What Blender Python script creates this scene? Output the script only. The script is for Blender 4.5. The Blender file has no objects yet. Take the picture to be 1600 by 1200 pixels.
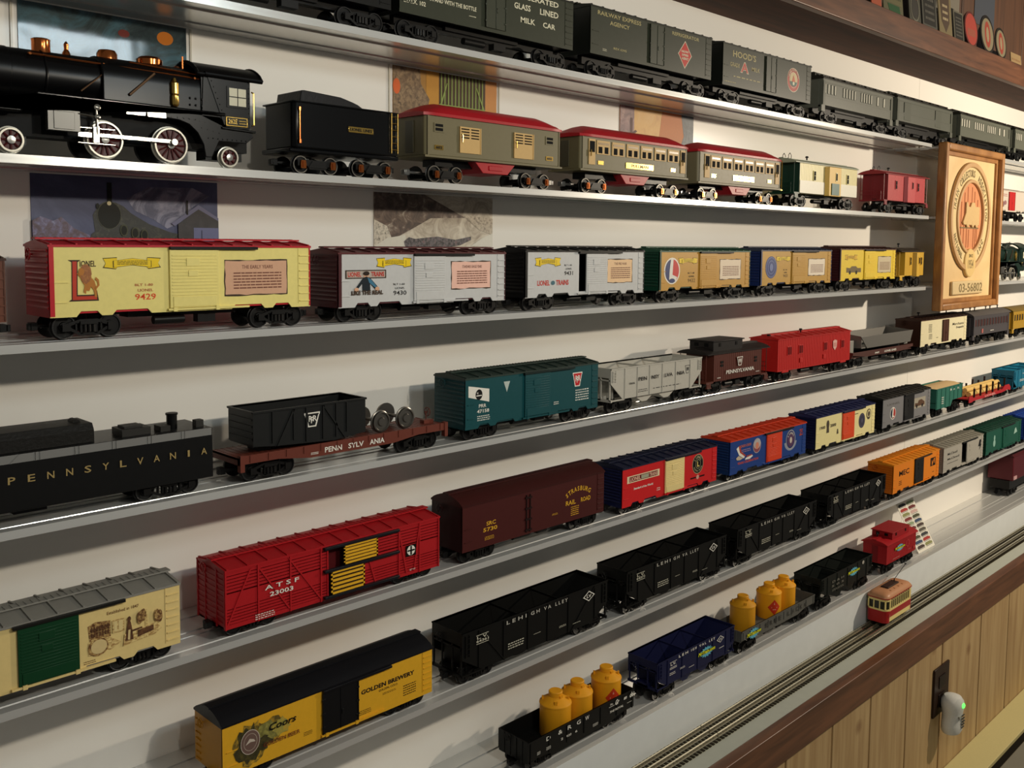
import bpy, math, random
from mathutils import Vector, Matrix
random.seed(7)
SC = bpy.context.scene
COL = SC.collection
# ---------------------------------------------------------------- camera
cd = bpy.data.cameras.new('camera')
cam = bpy.data.objects.new('camera', cd); COL.objects.link(cam)
cd.sensor_width = 36.0; cd.sensor_fit = 'HORIZONTAL'
cd.lens = 1490.48 / 1600.0 * 36.0
cd.shift_y = (496.79 - 600.0) / 1600.0
cd.clip_start = 0.02; cd.clip_end = 50
_X = (0.70615409, -0.70799522, 0.00944266)      # image right
_D = (-0.04871473, -0.06188381, -0.99689381)    # image down
_F = (0.7063804, 0.70350065, -0.0781893)        # forward
cam.matrix_world = Matrix(((_X[0], -_D[0], -_F[0], 0.0), (_X[1], -_D[1], -_F[1], -0.885),
                           (_X[2], -_D[2], -_F[2], 0.0), (0, 0, 0, 1)))
SC.camera = cam
# ---------------------------------------------------------------- light
SC.view_settings.view_transform = 'Standard'; SC.view_settings.look = 'None'
SC.view_settings.exposure = 0.93; SC.view_settings.gamma = 1.0
SC.view_settings.use_curve_mapping = False
w = bpy.data.worlds.new('world'); SC.world = w; w.use_nodes = True
w.node_tree.nodes['Background'].inputs[0].default_value = (1.0, 0.98, 0.90, 1)
w.node_tree.nodes['Background'].inputs[1].default_value = 0.062
def lamp(name, loc, power, col, rad):
    l = bpy.data.lights.new(name, 'POINT'); l.energy = power; l.color = col; l.shadow_soft_size = rad
    o = bpy.data.objects.new(name, l); o.location = loc; COL.objects.link(o); return o
lamp('bulb_light', (0.30, -1.02, 0.30), 2.4, (1, .94, .82), .02)
lamp('bulb_light', (0.78, -1.02, 0.28), 7.0, (1, .91, .75), .018)
lamp('bulb_light', (2.95, -1.02, 0.28), 39.0, (1, .86, .67), .025)
al = bpy.data.lights.new('panel_light', 'AREA'); al.shape = 'RECTANGLE'; al.size = .30; al.size_y = .12; al.energy = 1.0; al.color = (.78, .93, 1)
ao = bpy.data.objects.new('panel_light', al); ao.location = (.80, -1.05, .44); ao.rotation_euler = (math.radians(75), 0, math.radians(8)); COL.objects.link(ao)
# ---------------------------------------------------------------- materials
def lin(h):
    h = h.lstrip('#'); r = []
    for i in (0, 2, 4):
        c = int(h[i:i+2], 16) / 255.0
        r.append(c / 12.92 if c <= .04045 else ((c + .055) / 1.055) ** 2.4)
    return (r[0], r[1], r[2], 1)
_M = {}
def C(h, rough=.42, metal=0.0, emit=0.0, bump=0.0, scale=220.0):
    key = (h, rough, metal, emit, bump, scale)
    if key in _M: return _M[key]
    m = bpy.data.materials.new('paint_' + h.lstrip('#')); m.use_nodes = True
    nt = m.node_tree; b = nt.nodes['Principled BSDF']
    tc = nt.nodes.new('ShaderNodeTexCoord'); no = nt.nodes.new('ShaderNodeTexNoise')
    no.inputs['Scale'].default_value = scale; no.inputs['Detail'].default_value = 3
    nt.links.new(tc.outputs['Object'], no.inputs['Vector'])
    mx = nt.nodes.new('ShaderNodeMix'); mx.data_type = 'RGBA'
    c = lin(h); mx.inputs[6].default_value = tuple(v * .93 for v in c[:3]) + (1,)
    mx.inputs[7].default_value = tuple(min(1, v * 1.05) for v in c[:3]) + (1,)
    nt.links.new(no.outputs['Fac'], mx.inputs[0]); nt.links.new(mx.outputs[2], b.inputs['Base Color'])
    mr = nt.nodes.new('ShaderNodeMapRange'); mr.inputs['To Min'].default_value = max(.03, rough - .025)
    mr.inputs['To Max'].default_value = min(1, rough + .03)
    if metal or rough < .34: b.inputs['Roughness'].default_value = rough; mx.inputs[6].default_value = mx.inputs[7].default_value = c
    else: nt.links.new(no.outputs['Fac'], mr.inputs['Value']); nt.links.new(mr.outputs['Result'], b.inputs['Roughness'])
    b.inputs['Metallic'].default_value = metal
    lum = .3*c[0]+.6*c[1]+.1*c[2]
    if metal < .1: b.inputs['Specular IOR Level'].default_value = .2 if lum < .02 else .28
    if emit:
        b.inputs['Emission Color'].default_value = c; b.inputs['Emission Strength'].default_value = emit
    if bump:
        bp = nt.nodes.new('ShaderNodeBump'); bp.inputs['Strength'].default_value = bump; bp.inputs['Distance'].default_value = .0006
        nt.links.new(no.outputs['Fac'], bp.inputs['Height']); nt.links.new(bp.outputs['Normal'], b.inputs['Normal'])
    _M[key] = m; return m
def wood(name, h1, h2, rough, scale, stretch, knots=False):
    m = bpy.data.materials.new(name); m.use_nodes = True; nt = m.node_tree; b = nt.nodes['Principled BSDF']
    tc = nt.nodes.new('ShaderNodeTexCoord'); mp = nt.nodes.new('ShaderNodeMapping'); mp.inputs['Scale'].default_value = stretch
    no = nt.nodes.new('ShaderNodeTexNoise'); no.inputs['Scale'].default_value = scale; no.inputs['Detail'].default_value = 6; no.inputs['Distortion'].default_value = .6
    cr = nt.nodes.new('ShaderNodeValToRGB'); cr.color_ramp.elements[0].position = .3; cr.color_ramp.elements[1].position = .72
    cr.color_ramp.elements[0].color = lin(h1); cr.color_ramp.elements[1].color = lin(h2)
    nt.links.new(tc.outputs['Object'], mp.inputs[0]); nt.links.new(mp.outputs[0], no.inputs['Vector']); nt.links.new(no.outputs['Fac'], cr.inputs[0])
    out = cr.outputs[0]
    if knots:
        vo = nt.nodes.new('ShaderNodeTexVoronoi'); vo.inputs['Scale'].default_value = 7.0
        nt.links.new(tc.outputs['Object'], vo.inputs['Vector'])
        k = nt.nodes.new('ShaderNodeMapRange'); k.inputs['From Min'].default_value = .04; k.inputs['From Max'].default_value = .13
        k.inputs['To Min'].default_value = .55; k.inputs['To Max'].default_value = 0; nt.links.new(vo.outputs['Distance'], k.inputs['Value'])
        mx = nt.nodes.new('ShaderNodeMix'); mx.data_type = 'RGBA'; mx.inputs[7].default_value = lin('#6d4324')
        nt.links.new(k.outputs[0], mx.inputs[0]); nt.links.new(out, mx.inputs[6]); out = mx.outputs[2]
    nt.links.new(out, b.inputs['Base Color']); b.inputs['Roughness'].default_value = rough
    return m
def artmat(cols, scale=30, dist=1.0, rough=.5, stretch=(1, 1, 1)):
    m = bpy.data.materials.new('printed_picture'); m.use_nodes = True; nt = m.node_tree; b = nt.nodes['Principled BSDF']
    tc = nt.nodes.new('ShaderNodeTexCoord'); mp = nt.nodes.new('ShaderNodeMapping'); mp.inputs['Scale'].default_value = stretch
    no = nt.nodes.new('ShaderNodeTexNoise'); no.inputs['Scale'].default_value = scale; no.inputs['Detail'].default_value = 9; no.inputs['Roughness'].default_value = .65; no.inputs['Distortion'].default_value = dist
    cr = nt.nodes.new('ShaderNodeValToRGB'); e = cr.color_ramp.elements
    while len(e) < len(cols): e.new(.5)
    for i, h in enumerate(cols): e[i].position = .3+.4*i/(len(cols)-1); e[i].color = lin(h)
    nt.links.new(tc.outputs['Object'], mp.inputs[0]); nt.links.new(mp.outputs[0], no.inputs['Vector']); nt.links.new(no.outputs['Fac'], cr.inputs[0]); nt.links.new(cr.outputs[0], b.inputs['Base Color'])
    b.inputs['Roughness'].default_value = rough
    bp = nt.nodes.new('ShaderNodeBump'); n2 = nt.nodes.new('ShaderNodeTexNoise'); n2.inputs['Scale'].default_value = 14; bp.inputs['Strength'].default_value = .5 if rough < .3 else 0; bp.inputs['Distance'].default_value = .003
    nt.links.new(tc.outputs['Object'], n2.inputs['Vector']); nt.links.new(n2.outputs['Fac'], bp.inputs['Height']); nt.links.new(bp.outputs['Normal'], b.inputs['Normal'])
    return m
BLK = C('#0b0b0b', .36); DK = C('#121110', .42); RIM = C('#3a3938', .3, .7); SEMI = C('#0d0d0e', .3)
WHT = C('#e9e6dc', .5); CRM = C('#f0e0a0', .45); GLD = C('#c9a24a', .35, .6); YEL = C('#f2c21e', .42)
CHR = C('#a8a59c', .2, 1.0); COP = C('#c4703c', .18, 1.0); BRS = C('#d6b25e', .2, 1.0); STL = C('#8e8c88', .3, .9)
VOID = C('#050505', .8); GLS = C('#2a2a26', .12)
# ---------------------------------------------------------------- mesh helper
class MB:
    def __init__(s): s.v = []; s.f = []; s.m = []
    def add(s, vs, fs, m=0):
        b = len(s.v); s.v += [tuple(p) for p in vs]
        for f in fs: s.f.append(tuple(b + i for i in f)); s.m.append(m)
        return s
    def box(s, x0, x1, y0, y1, z0, z1, m=0):
        return s.add([(x0,y0,z0),(x1,y0,z0),(x1,y1,z0),(x0,y1,z0),(x0,y0,z1),(x1,y0,z1),(x1,y1,z1),(x0,y1,z1)],
                     [(0,3,2,1),(4,5,6,7),(0,1,5,4),(1,2,6,5),(2,3,7,6),(3,0,4,7)], m)
    def prism(s, poly, a0, a1, ax='y', m=0):      # poly of (x,z) for y ; (y,z) for x ; (x,y) for z
        n = len(poly)
        def p(q, a): return (q[0], a, q[1]) if ax == 'y' else ((a, q[0], q[1]) if ax == 'x' else (q[0], q[1], a))
        ar = sum(poly[i][0]*poly[(i+1)%n][1] - poly[(i+1)%n][0]*poly[i][1] for i in range(n))
        fl = (ar > 0) != (ax == 'y')
        vs = [p(q, a0) for q in poly] + [p(q, a1) for q in poly]
        A = tuple(range(n)); B = tuple(range(n, 2*n))
        fs = [A[::-1] if fl else A, B if fl else B[::-1]]
        for i in range(n):
            j = (i+1) % n; q = (i, j, n+j, n+i); fs.append(q if fl else q[::-1])
        return s.add(vs, fs, m)
    def cyl(s, p0, p1, r, n=16, m=0, r2=None):
        p0 = Vector(p0); p1 = Vector(p1); d = (p1-p0).normalized(); r2 = r if r2 is None else r2
        u = d.orthogonal().normalized(); v = d.cross(u); vs = []
        for p, rr in ((p0, r), (p1, r2)):
            for i in range(n):
                a = 2*math.pi*i/n; vs.append(p + u*rr*math.cos(a) + v*rr*math.sin(a))
        fs = [tuple(range(n))[::-1], tuple(range(n, 2*n))] + [(i, (i+1)%n, n+(i+1)%n, n+i) for i in range(n)]
        return s.add(vs, fs, m)
    def lathe(s, prof, c, ax='z', n=20, m=0, ring=False):     # prof [(r,h)]
        vs = []
        for r, h in prof:
            for i in range(n):
                a = 2*math.pi*i/n; x, y = r*math.cos(a), r*math.sin(a)
                vs.append((c[0]+x, c[1]+y, c[2]+h) if ax == 'z' else ((c[0]+h, c[1]+x, c[2]+y) if ax == 'x' else (c[0]+x, c[1]+h, c[2]-y)))
        k = len(prof); fs = [] if ring else [tuple(range(n))[::-1], tuple(range((k-1)*n, k*n))]
        for j in range(k-1):
            for i in range(n): fs.append((j*n+i, j*n+(i+1)%n, (j+1)*n+(i+1)%n, (j+1)*n+i))
        return s.add(vs, fs, m)
    def tube(s, path, r, n=8, m=0):
        for a, b in zip(path[:-1], path[1:]): s.cyl(a, b, r, n, m)
        return s
    def build(s, name, mats, parent=None, loc=(0,0,0), bevel=0.0):
        me = bpy.data.meshes.new(name); me.from_pydata(s.v, [], s.f)
        if not isinstance(mats, (list, tuple)): mats = [mats]
        for q in mats: me.materials.append(q)
        for p, i in zip(me.polygons, s.m): p.material_index = i
        for p in me.polygons: p.use_smooth = True
        me.set_sharp_from_angle(angle=math.radians(32)); me.update()
        o = bpy.data.objects.new(name, me); COL.objects.link(o); o.location = loc
        if parent: o.parent = parent
        if bevel:
            b = o.modifiers.new('bevel', 'BEVEL'); b.width = bevel; b.segments = 2; b.limit_method = 'ANGLE'; b.angle_limit = math.radians(40)
        return o
def tag(o, label, cat, group=None, kind=None):
    o['label'] = label; o['category'] = cat
    if group: o['group'] = group
    if kind: o['kind'] = kind
    return o
def struct(o): o['kind'] = 'structure'; return o
def thing(name, label, cat, loc, group=None, rot=0):
    o = bpy.data.objects.new(name, None); COL.objects.link(o); o.location = loc; o.rotation_euler = (0, 0, rot)
    o.empty_display_size = .02; tag(o, label, cat, group); return o
# ---------------------------------------------------------------- lettering (flat print)
_T = {}
def glyphs(s, bold=0.0):
    k = (s, bold)
    if k in _T: return _T[k]
    c = bpy.data.curves.new('t', 'FONT'); c.body = s; c.size = 1; c.offset = bold; c.resolution_u = 2; c.fill_mode = 'FRONT'
    o = bpy.data.objects.new('t', c); COL.objects.link(o)
    dg = bpy.context.evaluated_depsgraph_get(); ev = o.evaluated_get(dg); me = ev.to_mesh()
    vs = [(v.co.x, v.co.y) for v in me.vertices]; fs = [tuple(p.vertices) for p in me.polygons]
    ev.to_mesh_clear(); bpy.data.objects.remove(o); bpy.data.curves.remove(c)
    x0 = min(v[0] for v in vs); x1 = max(v[0] for v in vs); y0 = min(v[1] for v in vs); y1 = max(v[1] for v in vs)
    vs = [((x-x0)/(x1-x0), (y-y0)/(y1-y0)) for x, y in vs]; _T[k] = (vs, fs, (x1-x0), (y1-y0)); return _T[k]
class Card:
    """flat multi-colour print in the xz plane, facing -y; layers step outward"""
    def __init__(s): s.b = MB(); s.mats = []; s.k = 0
    def mi(s, m):
        if m not in s.mats: s.mats.append(m)
        return s.mats.index(m)
    def poly(s, pts, m, step=1):
        s.k += step; y = -s.k*.00012
        ar = sum(pts[i][0]*pts[(i+1)%len(pts)][1] - pts[(i+1)%len(pts)][0]*pts[i][1] for i in range(len(pts)))
        if ar < 0: pts = pts[::-1]
        s.b.add([(p[0], y, p[1]) for p in pts], [tuple(range(len(pts)))], s.mi(m)); return s
    def rect(s, x0, x1, z0, z1, m, step=1): return s.poly([(x0,z0),(x1,z0),(x1,z1),(x0,z1)], m, step)
    def ell(s, cx, cz, rx, rz, m, n=28, step=1, a0=0, a1=6.2832):
        return s.poly([(cx+rx*math.cos(a0+(a1-a0)*i/n), cz+rz*math.sin(a0+(a1-a0)*i/n)) for i in range(n if a1-a0 > 6.28 else n+1)], m, step)
    def ring(s, cx, cz, rx, rz, t, m, n=28):
        s.k += 1; y = -s.k*.00012; vs = []
        for i in range(n):
            a = 2*math.pi*i/n; ca, sa = math.cos(a), math.sin(a)
            vs += [(cx+rx*ca, y, cz+rz*sa), (cx+(rx-t)*ca, y, cz+(rz-t)*sa)]
        s.b.add(vs, [(2*i+1, 2*i, (2*i+2)%(2*n), (2*i+3)%(2*n)) for i in range(n)], s.mi(m)); return s
    def text(s, t, x0, x1, z0, z1, m, bold=.01, shear=0, step=1):
        s.k += step; vs, fs, _, _ = glyphs(t, bold); y = -s.k*.00012
        s.b.add([(x0+(x1-x0)*u+shear*(z1-z0)*v, y, z0+(z1-z0)*v) for u, v in vs], fs, s.mi(m)); return s
    def arc(s, t, cx, cz, r, h, a0, a1, m, rx=1.0, bold=.02, inward=False):
        s.k += 1; y = -s.k*.00012; n = len(t)
        for i, ch in enumerate(t):
            if ch == ' ': continue
            a = a0+(a1-a0)*(i+.5)/n; vs, fs, wd, ht = glyphs(ch, bold); w_ = h*wd/ht*.95 if ch != 'I' else h*.2
            w_ = min(w_, abs(a1-a0)/n*r*.9); sg = -1 if inward else 1; out = []
            for u, v in vs:
                rr = r+sg*(v-.5)*h; t_ = (u-.5)*w_
                ta = (math.sin(a)*sg, -math.cos(a)*sg)
                out.append((cx+rx*(rr*math.cos(a)+ta[0]*t_), y, cz+rr*math.sin(a)+ta[1]*t_))
            s.b.add(out, fs, s.mi(m))
        return s
    def bars(s, x0, x1, z0, z1, n, m, gaps=1, seed=1):
        rn = random.Random(seed); s.k += 1; y = -s.k*.00012; h = (z1-z0)/(n*2.5)
        for i in range(n):
            zz = z1-(i+.8)*(z1-z0)/n; x = x0
            while x < x1-.0004:
                l = (x1-x0)*rn.uniform(.05, .15); e = min(x1, x+l)
                s.b.add([(x,y,zz),(e,y,zz),(e,y,zz+h),(x,y,zz+h)], [(0,1,2,3)], s.mi(m)); x = e+(x1-x0)*.04*gaps
        return s
    def build(s, name, parent, loc): return s.b.build(name, s.mats, parent, loc)
# ================================================================ SETTING
WY = .115
Z = {1: .2370, 2: .0722, 3: -.0920, 4: -.2550, 5: -.4165, 6: -.5785, 7: -.7475}
ALU = bpy.data.materials.new('brushed_aluminium'); ALU.use_nodes = True
nt = ALU.node_tree; b = nt.nodes['Principled BSDF']; b.inputs['Metallic'].default_value = .45; b.inputs['Base Color'].default_value = (.70, .70, .68, 1)
tc = nt.nodes.new('ShaderNodeTexCoord'); mp = nt.nodes.new('ShaderNodeMapping'); mp.inputs['Scale'].default_value = (1.5, 900, 900)
no = nt.nodes.new('ShaderNodeTexNoise'); no.inputs['Scale'].default_value = 1.0; no.inputs['Detail'].default_value = 2
mr = nt.nodes.new('ShaderNodeMapRange'); mr.inputs['To Min'].default_value = .17; mr.inputs['To Max'].default_value = .30
nt.links.new(tc.outputs['Object'], mp.inputs[0]); nt.links.new(mp.outputs[0], no.inputs['Vector']); nt.links.new(no.outputs['Fac'], mr.inputs[0]); nt.links.new(mr.outputs[0], b.inputs['Roughness'])
WALLM = C('#f2eee6', .2, scale=14.0); FASC = C('#e2e6e6', .35, scale=30.0)
wb = MB()
for a, c in ((-.6, 2.4512), (2.4522, 4.4)): wb.box(a, c, WY, WY+.006, -.83, .46)
struct(wb.build('wall_back', WALLM, bevel=.0003))
struct(MB().box(-.6, 4.4, WY+.0062, WY+.03, -1.95, 1.1).build('wall_behind_panels', C('#3a2c20', .8)))
PROF = [(0,0),(.0110,0),(.0114,-.0012),(.0135,-.0012),(.014,0),(.020,0),(.0205,-.0007),(.042,-.0007),(.0425,0),(.0515,0),(.052,-.0012),(.0545,-.0012),(.055,0),
        (.088,0),(.0885,.0015),(.1145,.0015),(.1145,-.0065),(.092,-.0065),(.091,-.005),(.052,-.005),(.051,-.0068),(.032,-.0068),(.031,-.005),(.010,-.005),(.0085,-.0078),(0,-.0078)]
shelf_names = {1: 'topmost aluminium shelf holding the dark green milk and express cars', 2: 'second aluminium shelf from the top, under the black steam locomotive',
 3: 'third aluminium shelf from the top, under the pale yellow and silver boxcars', 4: 'fourth aluminium shelf from the top, under the brown flatcar and teal boxcar',
 5: 'fifth aluminium shelf from the top, under the red stock car', 6: 'sixth aluminium shelf from the top, under the row of black hoppers',
 7: 'lowest aluminium shelf, under the cars carrying yellow canisters'}
rgt = {1: 'under the last grey coaches', 2: 'under the white boxcar with a red door', 3: 'under the dark green locomotive'}
for k, z in Z.items():
    spans = [(-.5, 2.253), (2.315, 4.35)] if k < 4 else [(-.5, 4.35)]
    for i, (a, c) in enumerate(spans):
        o = MB().prism([(y, z+h) for y, h in PROF], a, c, 'x').build('display_shelf', ALU)
        lab = shelf_names[k] if i == 0 else 'short aluminium shelf right of the wooden plaque, ' + rgt[k]
        tag(o, lab, 'shelf', 'aluminium train shelves')
# lower ledge: fascia, painted board, brown trim, wainscot
struct(MB().box(-.5, 4.35, .0, .006, -.826, Z[7]-.008).build('trim_fascia', FASC))
struct(MB().box(-.5, 4.35, -.085, .1145, -.840, -.826).build('trim_ledge_board', C('#b2b5aa', .5, scale=60)))
BRN = wood('brown_trim_wood', '#4a2c1a', '#74492f', .38, 9, (.6, 8, 8))
struct(MB().box(-.5, 4.35, -.107, -.0852, -.889, -.8255).build('trim_ledge_front', BRN, bevel=.0015))
PIN = wood('pine_panelling', '#a08056', '#c0a476', .5, 6, (9, 9, .7), True)
GRV = C('#120903', .9)
pb = MB(); gx = -.45; seams = [1.48, 1.655, 1.819, 1.997, 2.19, 2.436, 2.641, 2.83, 3.03, 3.22, 3.4, 3.6, 3.8, 4.0, 4.2, 4.34]
gx = 1.30; prev = -.5
for g in [-.3, -.1, .1, .3, .5, .7, .9, 1.1, 1.3] + seams:
    pb.box(prev+.0034, g-.0034, -.098, -.088, -1.95, -.84); prev = g
struct(pb.build('wall_wainscot', PIN, bevel=.001))
struct(MB().box(-.5, 4.34, -.0879, -.08, -1.95, -.84).build('wall_wainscot_backing', GRV))
struct(MB().box(-3, 5, -3.5, .3, -2.0, -1.95).build('floor', wood('floor_wood', '#4a3526', '#6a4c34', .5, 4, (1, 6, 1))))
# upper beam with ledge
BR2 = wood('dark_beam_wood', '#3a2114', '#54311f', .9, 8, (.6, 7, 7))
struct(MB().box(-.5, 4.35, -.02, .1145, .422, .432).build('trim_soffit', BR2))
struct(MB().box(-.5, 4.35, -.037, -.0202, .422, .474).build('trim_beam_front', BRN, bevel=.0015))
up = MB(); prev = -.5
for g in [0, .5, 1.0, 1.5, 2.0, 2.45, 2.9, 3.3, 3.7, 4.1, 4.35]:
    up.box(prev+.002, g-.002, .02, .03, .432, 1.1); prev = g
struct(up.build('wall_upper', wood('upper_panel_wood', '#3f2818', '#5a3a24', .5, 6, (8, 8, .7)), bevel=.001))
# counter and grey table in the lower right
t = thing('baseboard_cabinet', 'cream topped long low cabinet against the pine panelling, bottom right corner', 'cabinet', (1.9, -.135, -1.95))
MB().box(-2.3, 2.4, -.036, .0365, .731, .742).build('cabinet_top', C('#c6ba84', .5), t, bevel=.0015)
MB().box(-2.28, 2.38, -.020, .036, 0, .7309).build('body', C('#2a261c', .6), t)
t = thing('work_table', 'grey table top beyond a dark gap beside the cream cabinet', 'table', (1.9, -.5, -1.95))
MB().box(-1.5, 2.4, -.28, .312, .715, .738).build('tabletop', C('#77756a', .5), t, bevel=.002)
for sx in (-1.45, 2.3):
    for sy in (-.25, .25): MB().box(sx, sx+.05, sy, sy+.04, 0, .7149).build('leg', C('#4a463c', .5), t)
# ================================================================ ROLLING STOCK
_TR = {}
def truck_meshes(kind, wb=.041, r=.0119):
    k = (kind, wb, r)
    if k in _TR: return _TR[k]
    h = wb/2; f = MB()
    for s in (-1, 1):
        ya, yb = sorted((s*.0208, s*.0238))
        if kind == 'modern':
            f.prism([(-h-.004,.0125),(-h+.003,.0145),(-.008,.0170),(.008,.0170),(h-.003,.0145),(h+.004,.0125),(h+.004,.0108),(h-.004,.0118),(.0075,.0145),(-.0075,.0145),(-h+.004,.0118),(-h-.004,.0108)], ya, yb)
            f.prism([(-h-.003,.0105),(-h+.004,.0105),(-.0075,.0058),(.0075,.0058),(h-.004,.0105),(h+.003,.0105),(h+.003,.0086),(h-.003,.0084),(.0085,.0036),(-.0085,.0036),(-h+.003,.0084),(-h-.003,.0086)], ya, yb)
            f.box(-.0078, -.0050, ya, yb, .0050, .0150); f.box(.0050, .0078, ya, yb, .0050, .0150); f.box(-.0120, -.0105, ya, yb, .0075, .0140); f.box(.0105, .0120, ya, yb, .0075, .0140)
            o = s*.0244; a, b_ = sorted((s*.0236, s*.0252))
            for x in (-h, h): f.box(x-.0034, x+.0034, a, b_, .0075, .0138)
            for x in (-.004, 0, .004): f.cyl((x, o, .0065), (x, o, .0125), .0016, 8)
            f.box(-.008, .008, a, b_, .0128, .0155)
        else:
            f.prism([(-h-.006,.009),(-h-.006,.0155),(h+.006,.0155),(h+.006,.009),(h-.006,.009),(.010,.0055),(-.010,.0055),(-h+.006,.009)], ya, yb)
            a, b_ = sorted((s*.0236, s*.0248))
            f.prism([(-.012,.0072),(.012,.0072),(.007,.0145),(-.007,.0145)], a, b_)
    f.box(-.0045, .0045, -.0207, .0207, .0105, .0150)
    f.cyl((0,0,.0151), (0,0,.0200), .007, 14)
    if kind == 'modern': f.v = [(x, y, z*(1+(r/.0105-1)*.8)) for x, y, z in f.v]
    w = MB()
    w.cyl((0,-.0195,0), (0,.0195,0), .0016, 8)
    for s in (-1, 1):
        prof = [(.0018,.0200),(.0045,.0200),(.005,.0188),(r-.0024,.0188),(r-.0016,.0200),(r-.0010,.0198),(r-.0008,.0166),(r,.0163),(r,.0152),(.0018,.0150)]
        if kind != 'modern': w.lathe([(q, s*hh) for q, hh in (prof if s > 0 else prof)], (0,0,0), 'y', 24, 0)
        else: w.lathe([(q, s*hh) for q, hh in prof], (0,0,0), 'y', 24, 0)
        w.lathe([(r-.0022, s*.0201), (r-.0011, s*.0201)], (0,0,0), 'y', 24, 1, ring=True)
    fo = f.build('truck', [BLK if kind != 'modern' else DK, BLK]); wo = w.build('wheelset', [DK if kind == 'modern' else BLK, RIM if kind == 'modern' else C('#6b675f', .35, .6)])
    j = None
    if kind == 'prewar':
        jb = MB(); jb.prism([(-.0032,.0062),(.0032,.0062),(.0036,.0105),(.0028,.0148),(-.0028,.0148),(-.0036,.0105)], -.0258, -.0239); jb.box(-.0012, .0012, -.0266, -.0258, .0075, .0135)
        jo = jb.build('journal_box', COP); j = jo.data; bpy.data.objects.remove(jo)
    _TR[k] = (fo.data, wo.data, j); bpy.data.objects.remove(fo); bpy.data.objects.remove(wo); return _TR[k]
def inst(name, data, parent, loc):
    o = bpy.data.objects.new(name, data); COL.objects.link(o); o.parent = parent; o.location = loc; return o
def truck(root, x, kind='modern', wb=.041, r=.0119):
    a, b_, j = truck_meshes(kind, wb, r); t = inst('truck', a, root, (x, 0, 0))
    for s in (-1, 1):
        inst('wheelset', b_, t, (s*wb/2, 0, r))
        if j: inst('journal_box', j, t, (s*wb/2, 0, 0))
    return t
def coupler(root, x, s, m=DK, z=.0125):
    b = MB(); b.box(min(x, x-s*.02), max(x, x-s*.02), -.003, .003, z-.0015, z+.0015); e = x+s*.006
    b.box(min(x, e), max(x, e), -.005, .005, z-.0035, z+.0035); b.box(min(e, e+s*.003), max(e, e+s*.003), -.0055, -.0015, z-.003, z+.003)
    return b.build('coupler', m, root, bevel=.0005)
def brakewheel(root, x, y, z, m, s=-1):
    b = MB(); n = 14; R = .0055
    pts = [(x, y+R*math.cos(i*2*math.pi/n), z+R*math.sin(i*2*math.pi/n)) for i in range(n+1)]
    b.tube(pts, .0006, 5)
    for i in range(3): a = i*math.pi/3; b.tube([(x, y-R*math.cos(a), z-R*math.sin(a)), (x, y+R*math.cos(a), z+R*math.sin(a))], .0004, 5)
    b.cyl((x, y, z), (x-s*.004, y, z), .0008, 6); return b.build('brake_wheel', m, root)
def grabs(bm, x, n, z0, z1, y, w=.009):           # ladder of rungs on the front side
    bm.box(x-w/2-.0006, x-w/2, y-.0012, y, z0, z1); bm.box(x+w/2, x+w/2+.0006, y-.0012, y, z0, z1)
    for i in range(n):
        zz = z0+(i+.5)*(z1-z0)/n; bm.box(x-w/2, x+w/2, y-.0013, y-.0003, zz-.0005, zz+.0005)
    return bm
class Car: pass
def base(name, label, cat, k, x0, x1, zb, zt, group, hw=.030, yc=.032):
    c = Car(); c.L = x1-x0; c.h = c.L/2; c.zb = zb; c.zt = zt; c.hw = hw; c.k = k
    c.root = thing(name, label, cat, ((x0+x1)/2, yc, Z[k]), group)
    c.fx = lambda f: -c.h+f*c.L
    c.gz = lambda g: zb+g*(zt-zb)
    c.ty = hw
    def text(s, f0, f1, g0, g1, m, y=None, bold=.012, shear=0, name='lettering'):
        return Card().text(s, c.fx(f0), c.fx(f1), c.gz(g0), c.gz(g1), m, bold, shear).build(name, c.root, (0, (-c.ty if y is None else y)-.0001, 0))
    def bars(f0, f1, g0, g1, n, m, y=None, seed=1):
        return Card().bars(c.fx(f0), c.fx(f1), c.gz(g0), c.gz(g1), n, m, 1, seed).build('small_print', c.root, (0, (-c.ty if y is None else y)-.0001, 0))
    def card(cd_, name='emblem', y=None): return cd_.build(name, c.root, (0, (-c.ty if y is None else y)-.0001, 0))
    c.text = text; c.bars = bars; c.card = card
    return c
GR = {1: 'train cars on the topmost shelf', 2: 'old tinplate train on the second shelf', 3: 'boxcars on the third shelf', 4: 'train cars on the fourth shelf',
      5: 'train cars on the fifth shelf', 6: 'train cars on the sixth shelf', 7: 'train cars on the lowest shelf'}
def add_running(c, kind='modern', inset=.035, wb=.041, r=.0119, m=DK, under=True):
    truck(c.root, -c.h+inset, kind, wb, r); truck(c.root, c.h-inset, kind, wb, r)
    coupler(c.root, -c.h-.002, -1, m); coupler(c.root, c.h+.002, 1, m)
    if under:
        b = MB(); b.box(-c.h*.42, c.h*.42, -.010, .010, c.zb-.004 if c.zb > .02 else .012, c.zb+.002)
        b.cyl((-c.h*.25, -.014, .014), (-c.h*.02, -.014, .014), .0042, 12); b.box(c.h*.08, c.h*.22, -.018, -.008, .010, .018)
        b.box(-c.h+.012, c.h-.012, -.004, .004, .0205, c.zb+.003)
        b.build('underframe', m, c.root)
def end_ribs(b, c, xs, n, W):
    for i in range(n):
        zz = c.zb+.006+(i+.5)*(c.zt-c.zb-.008)/n
        for s in (-1, 1):
            x = s*c.h; b.prism([(x, zz-.0016), (x+s*.0012, zz), (x, zz+.0016)] if s > 0 else [(x, zz+.0016), (x+s*.0012, zz), (x, zz-.0016)], -W+.003, W-.003, 'y')
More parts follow.
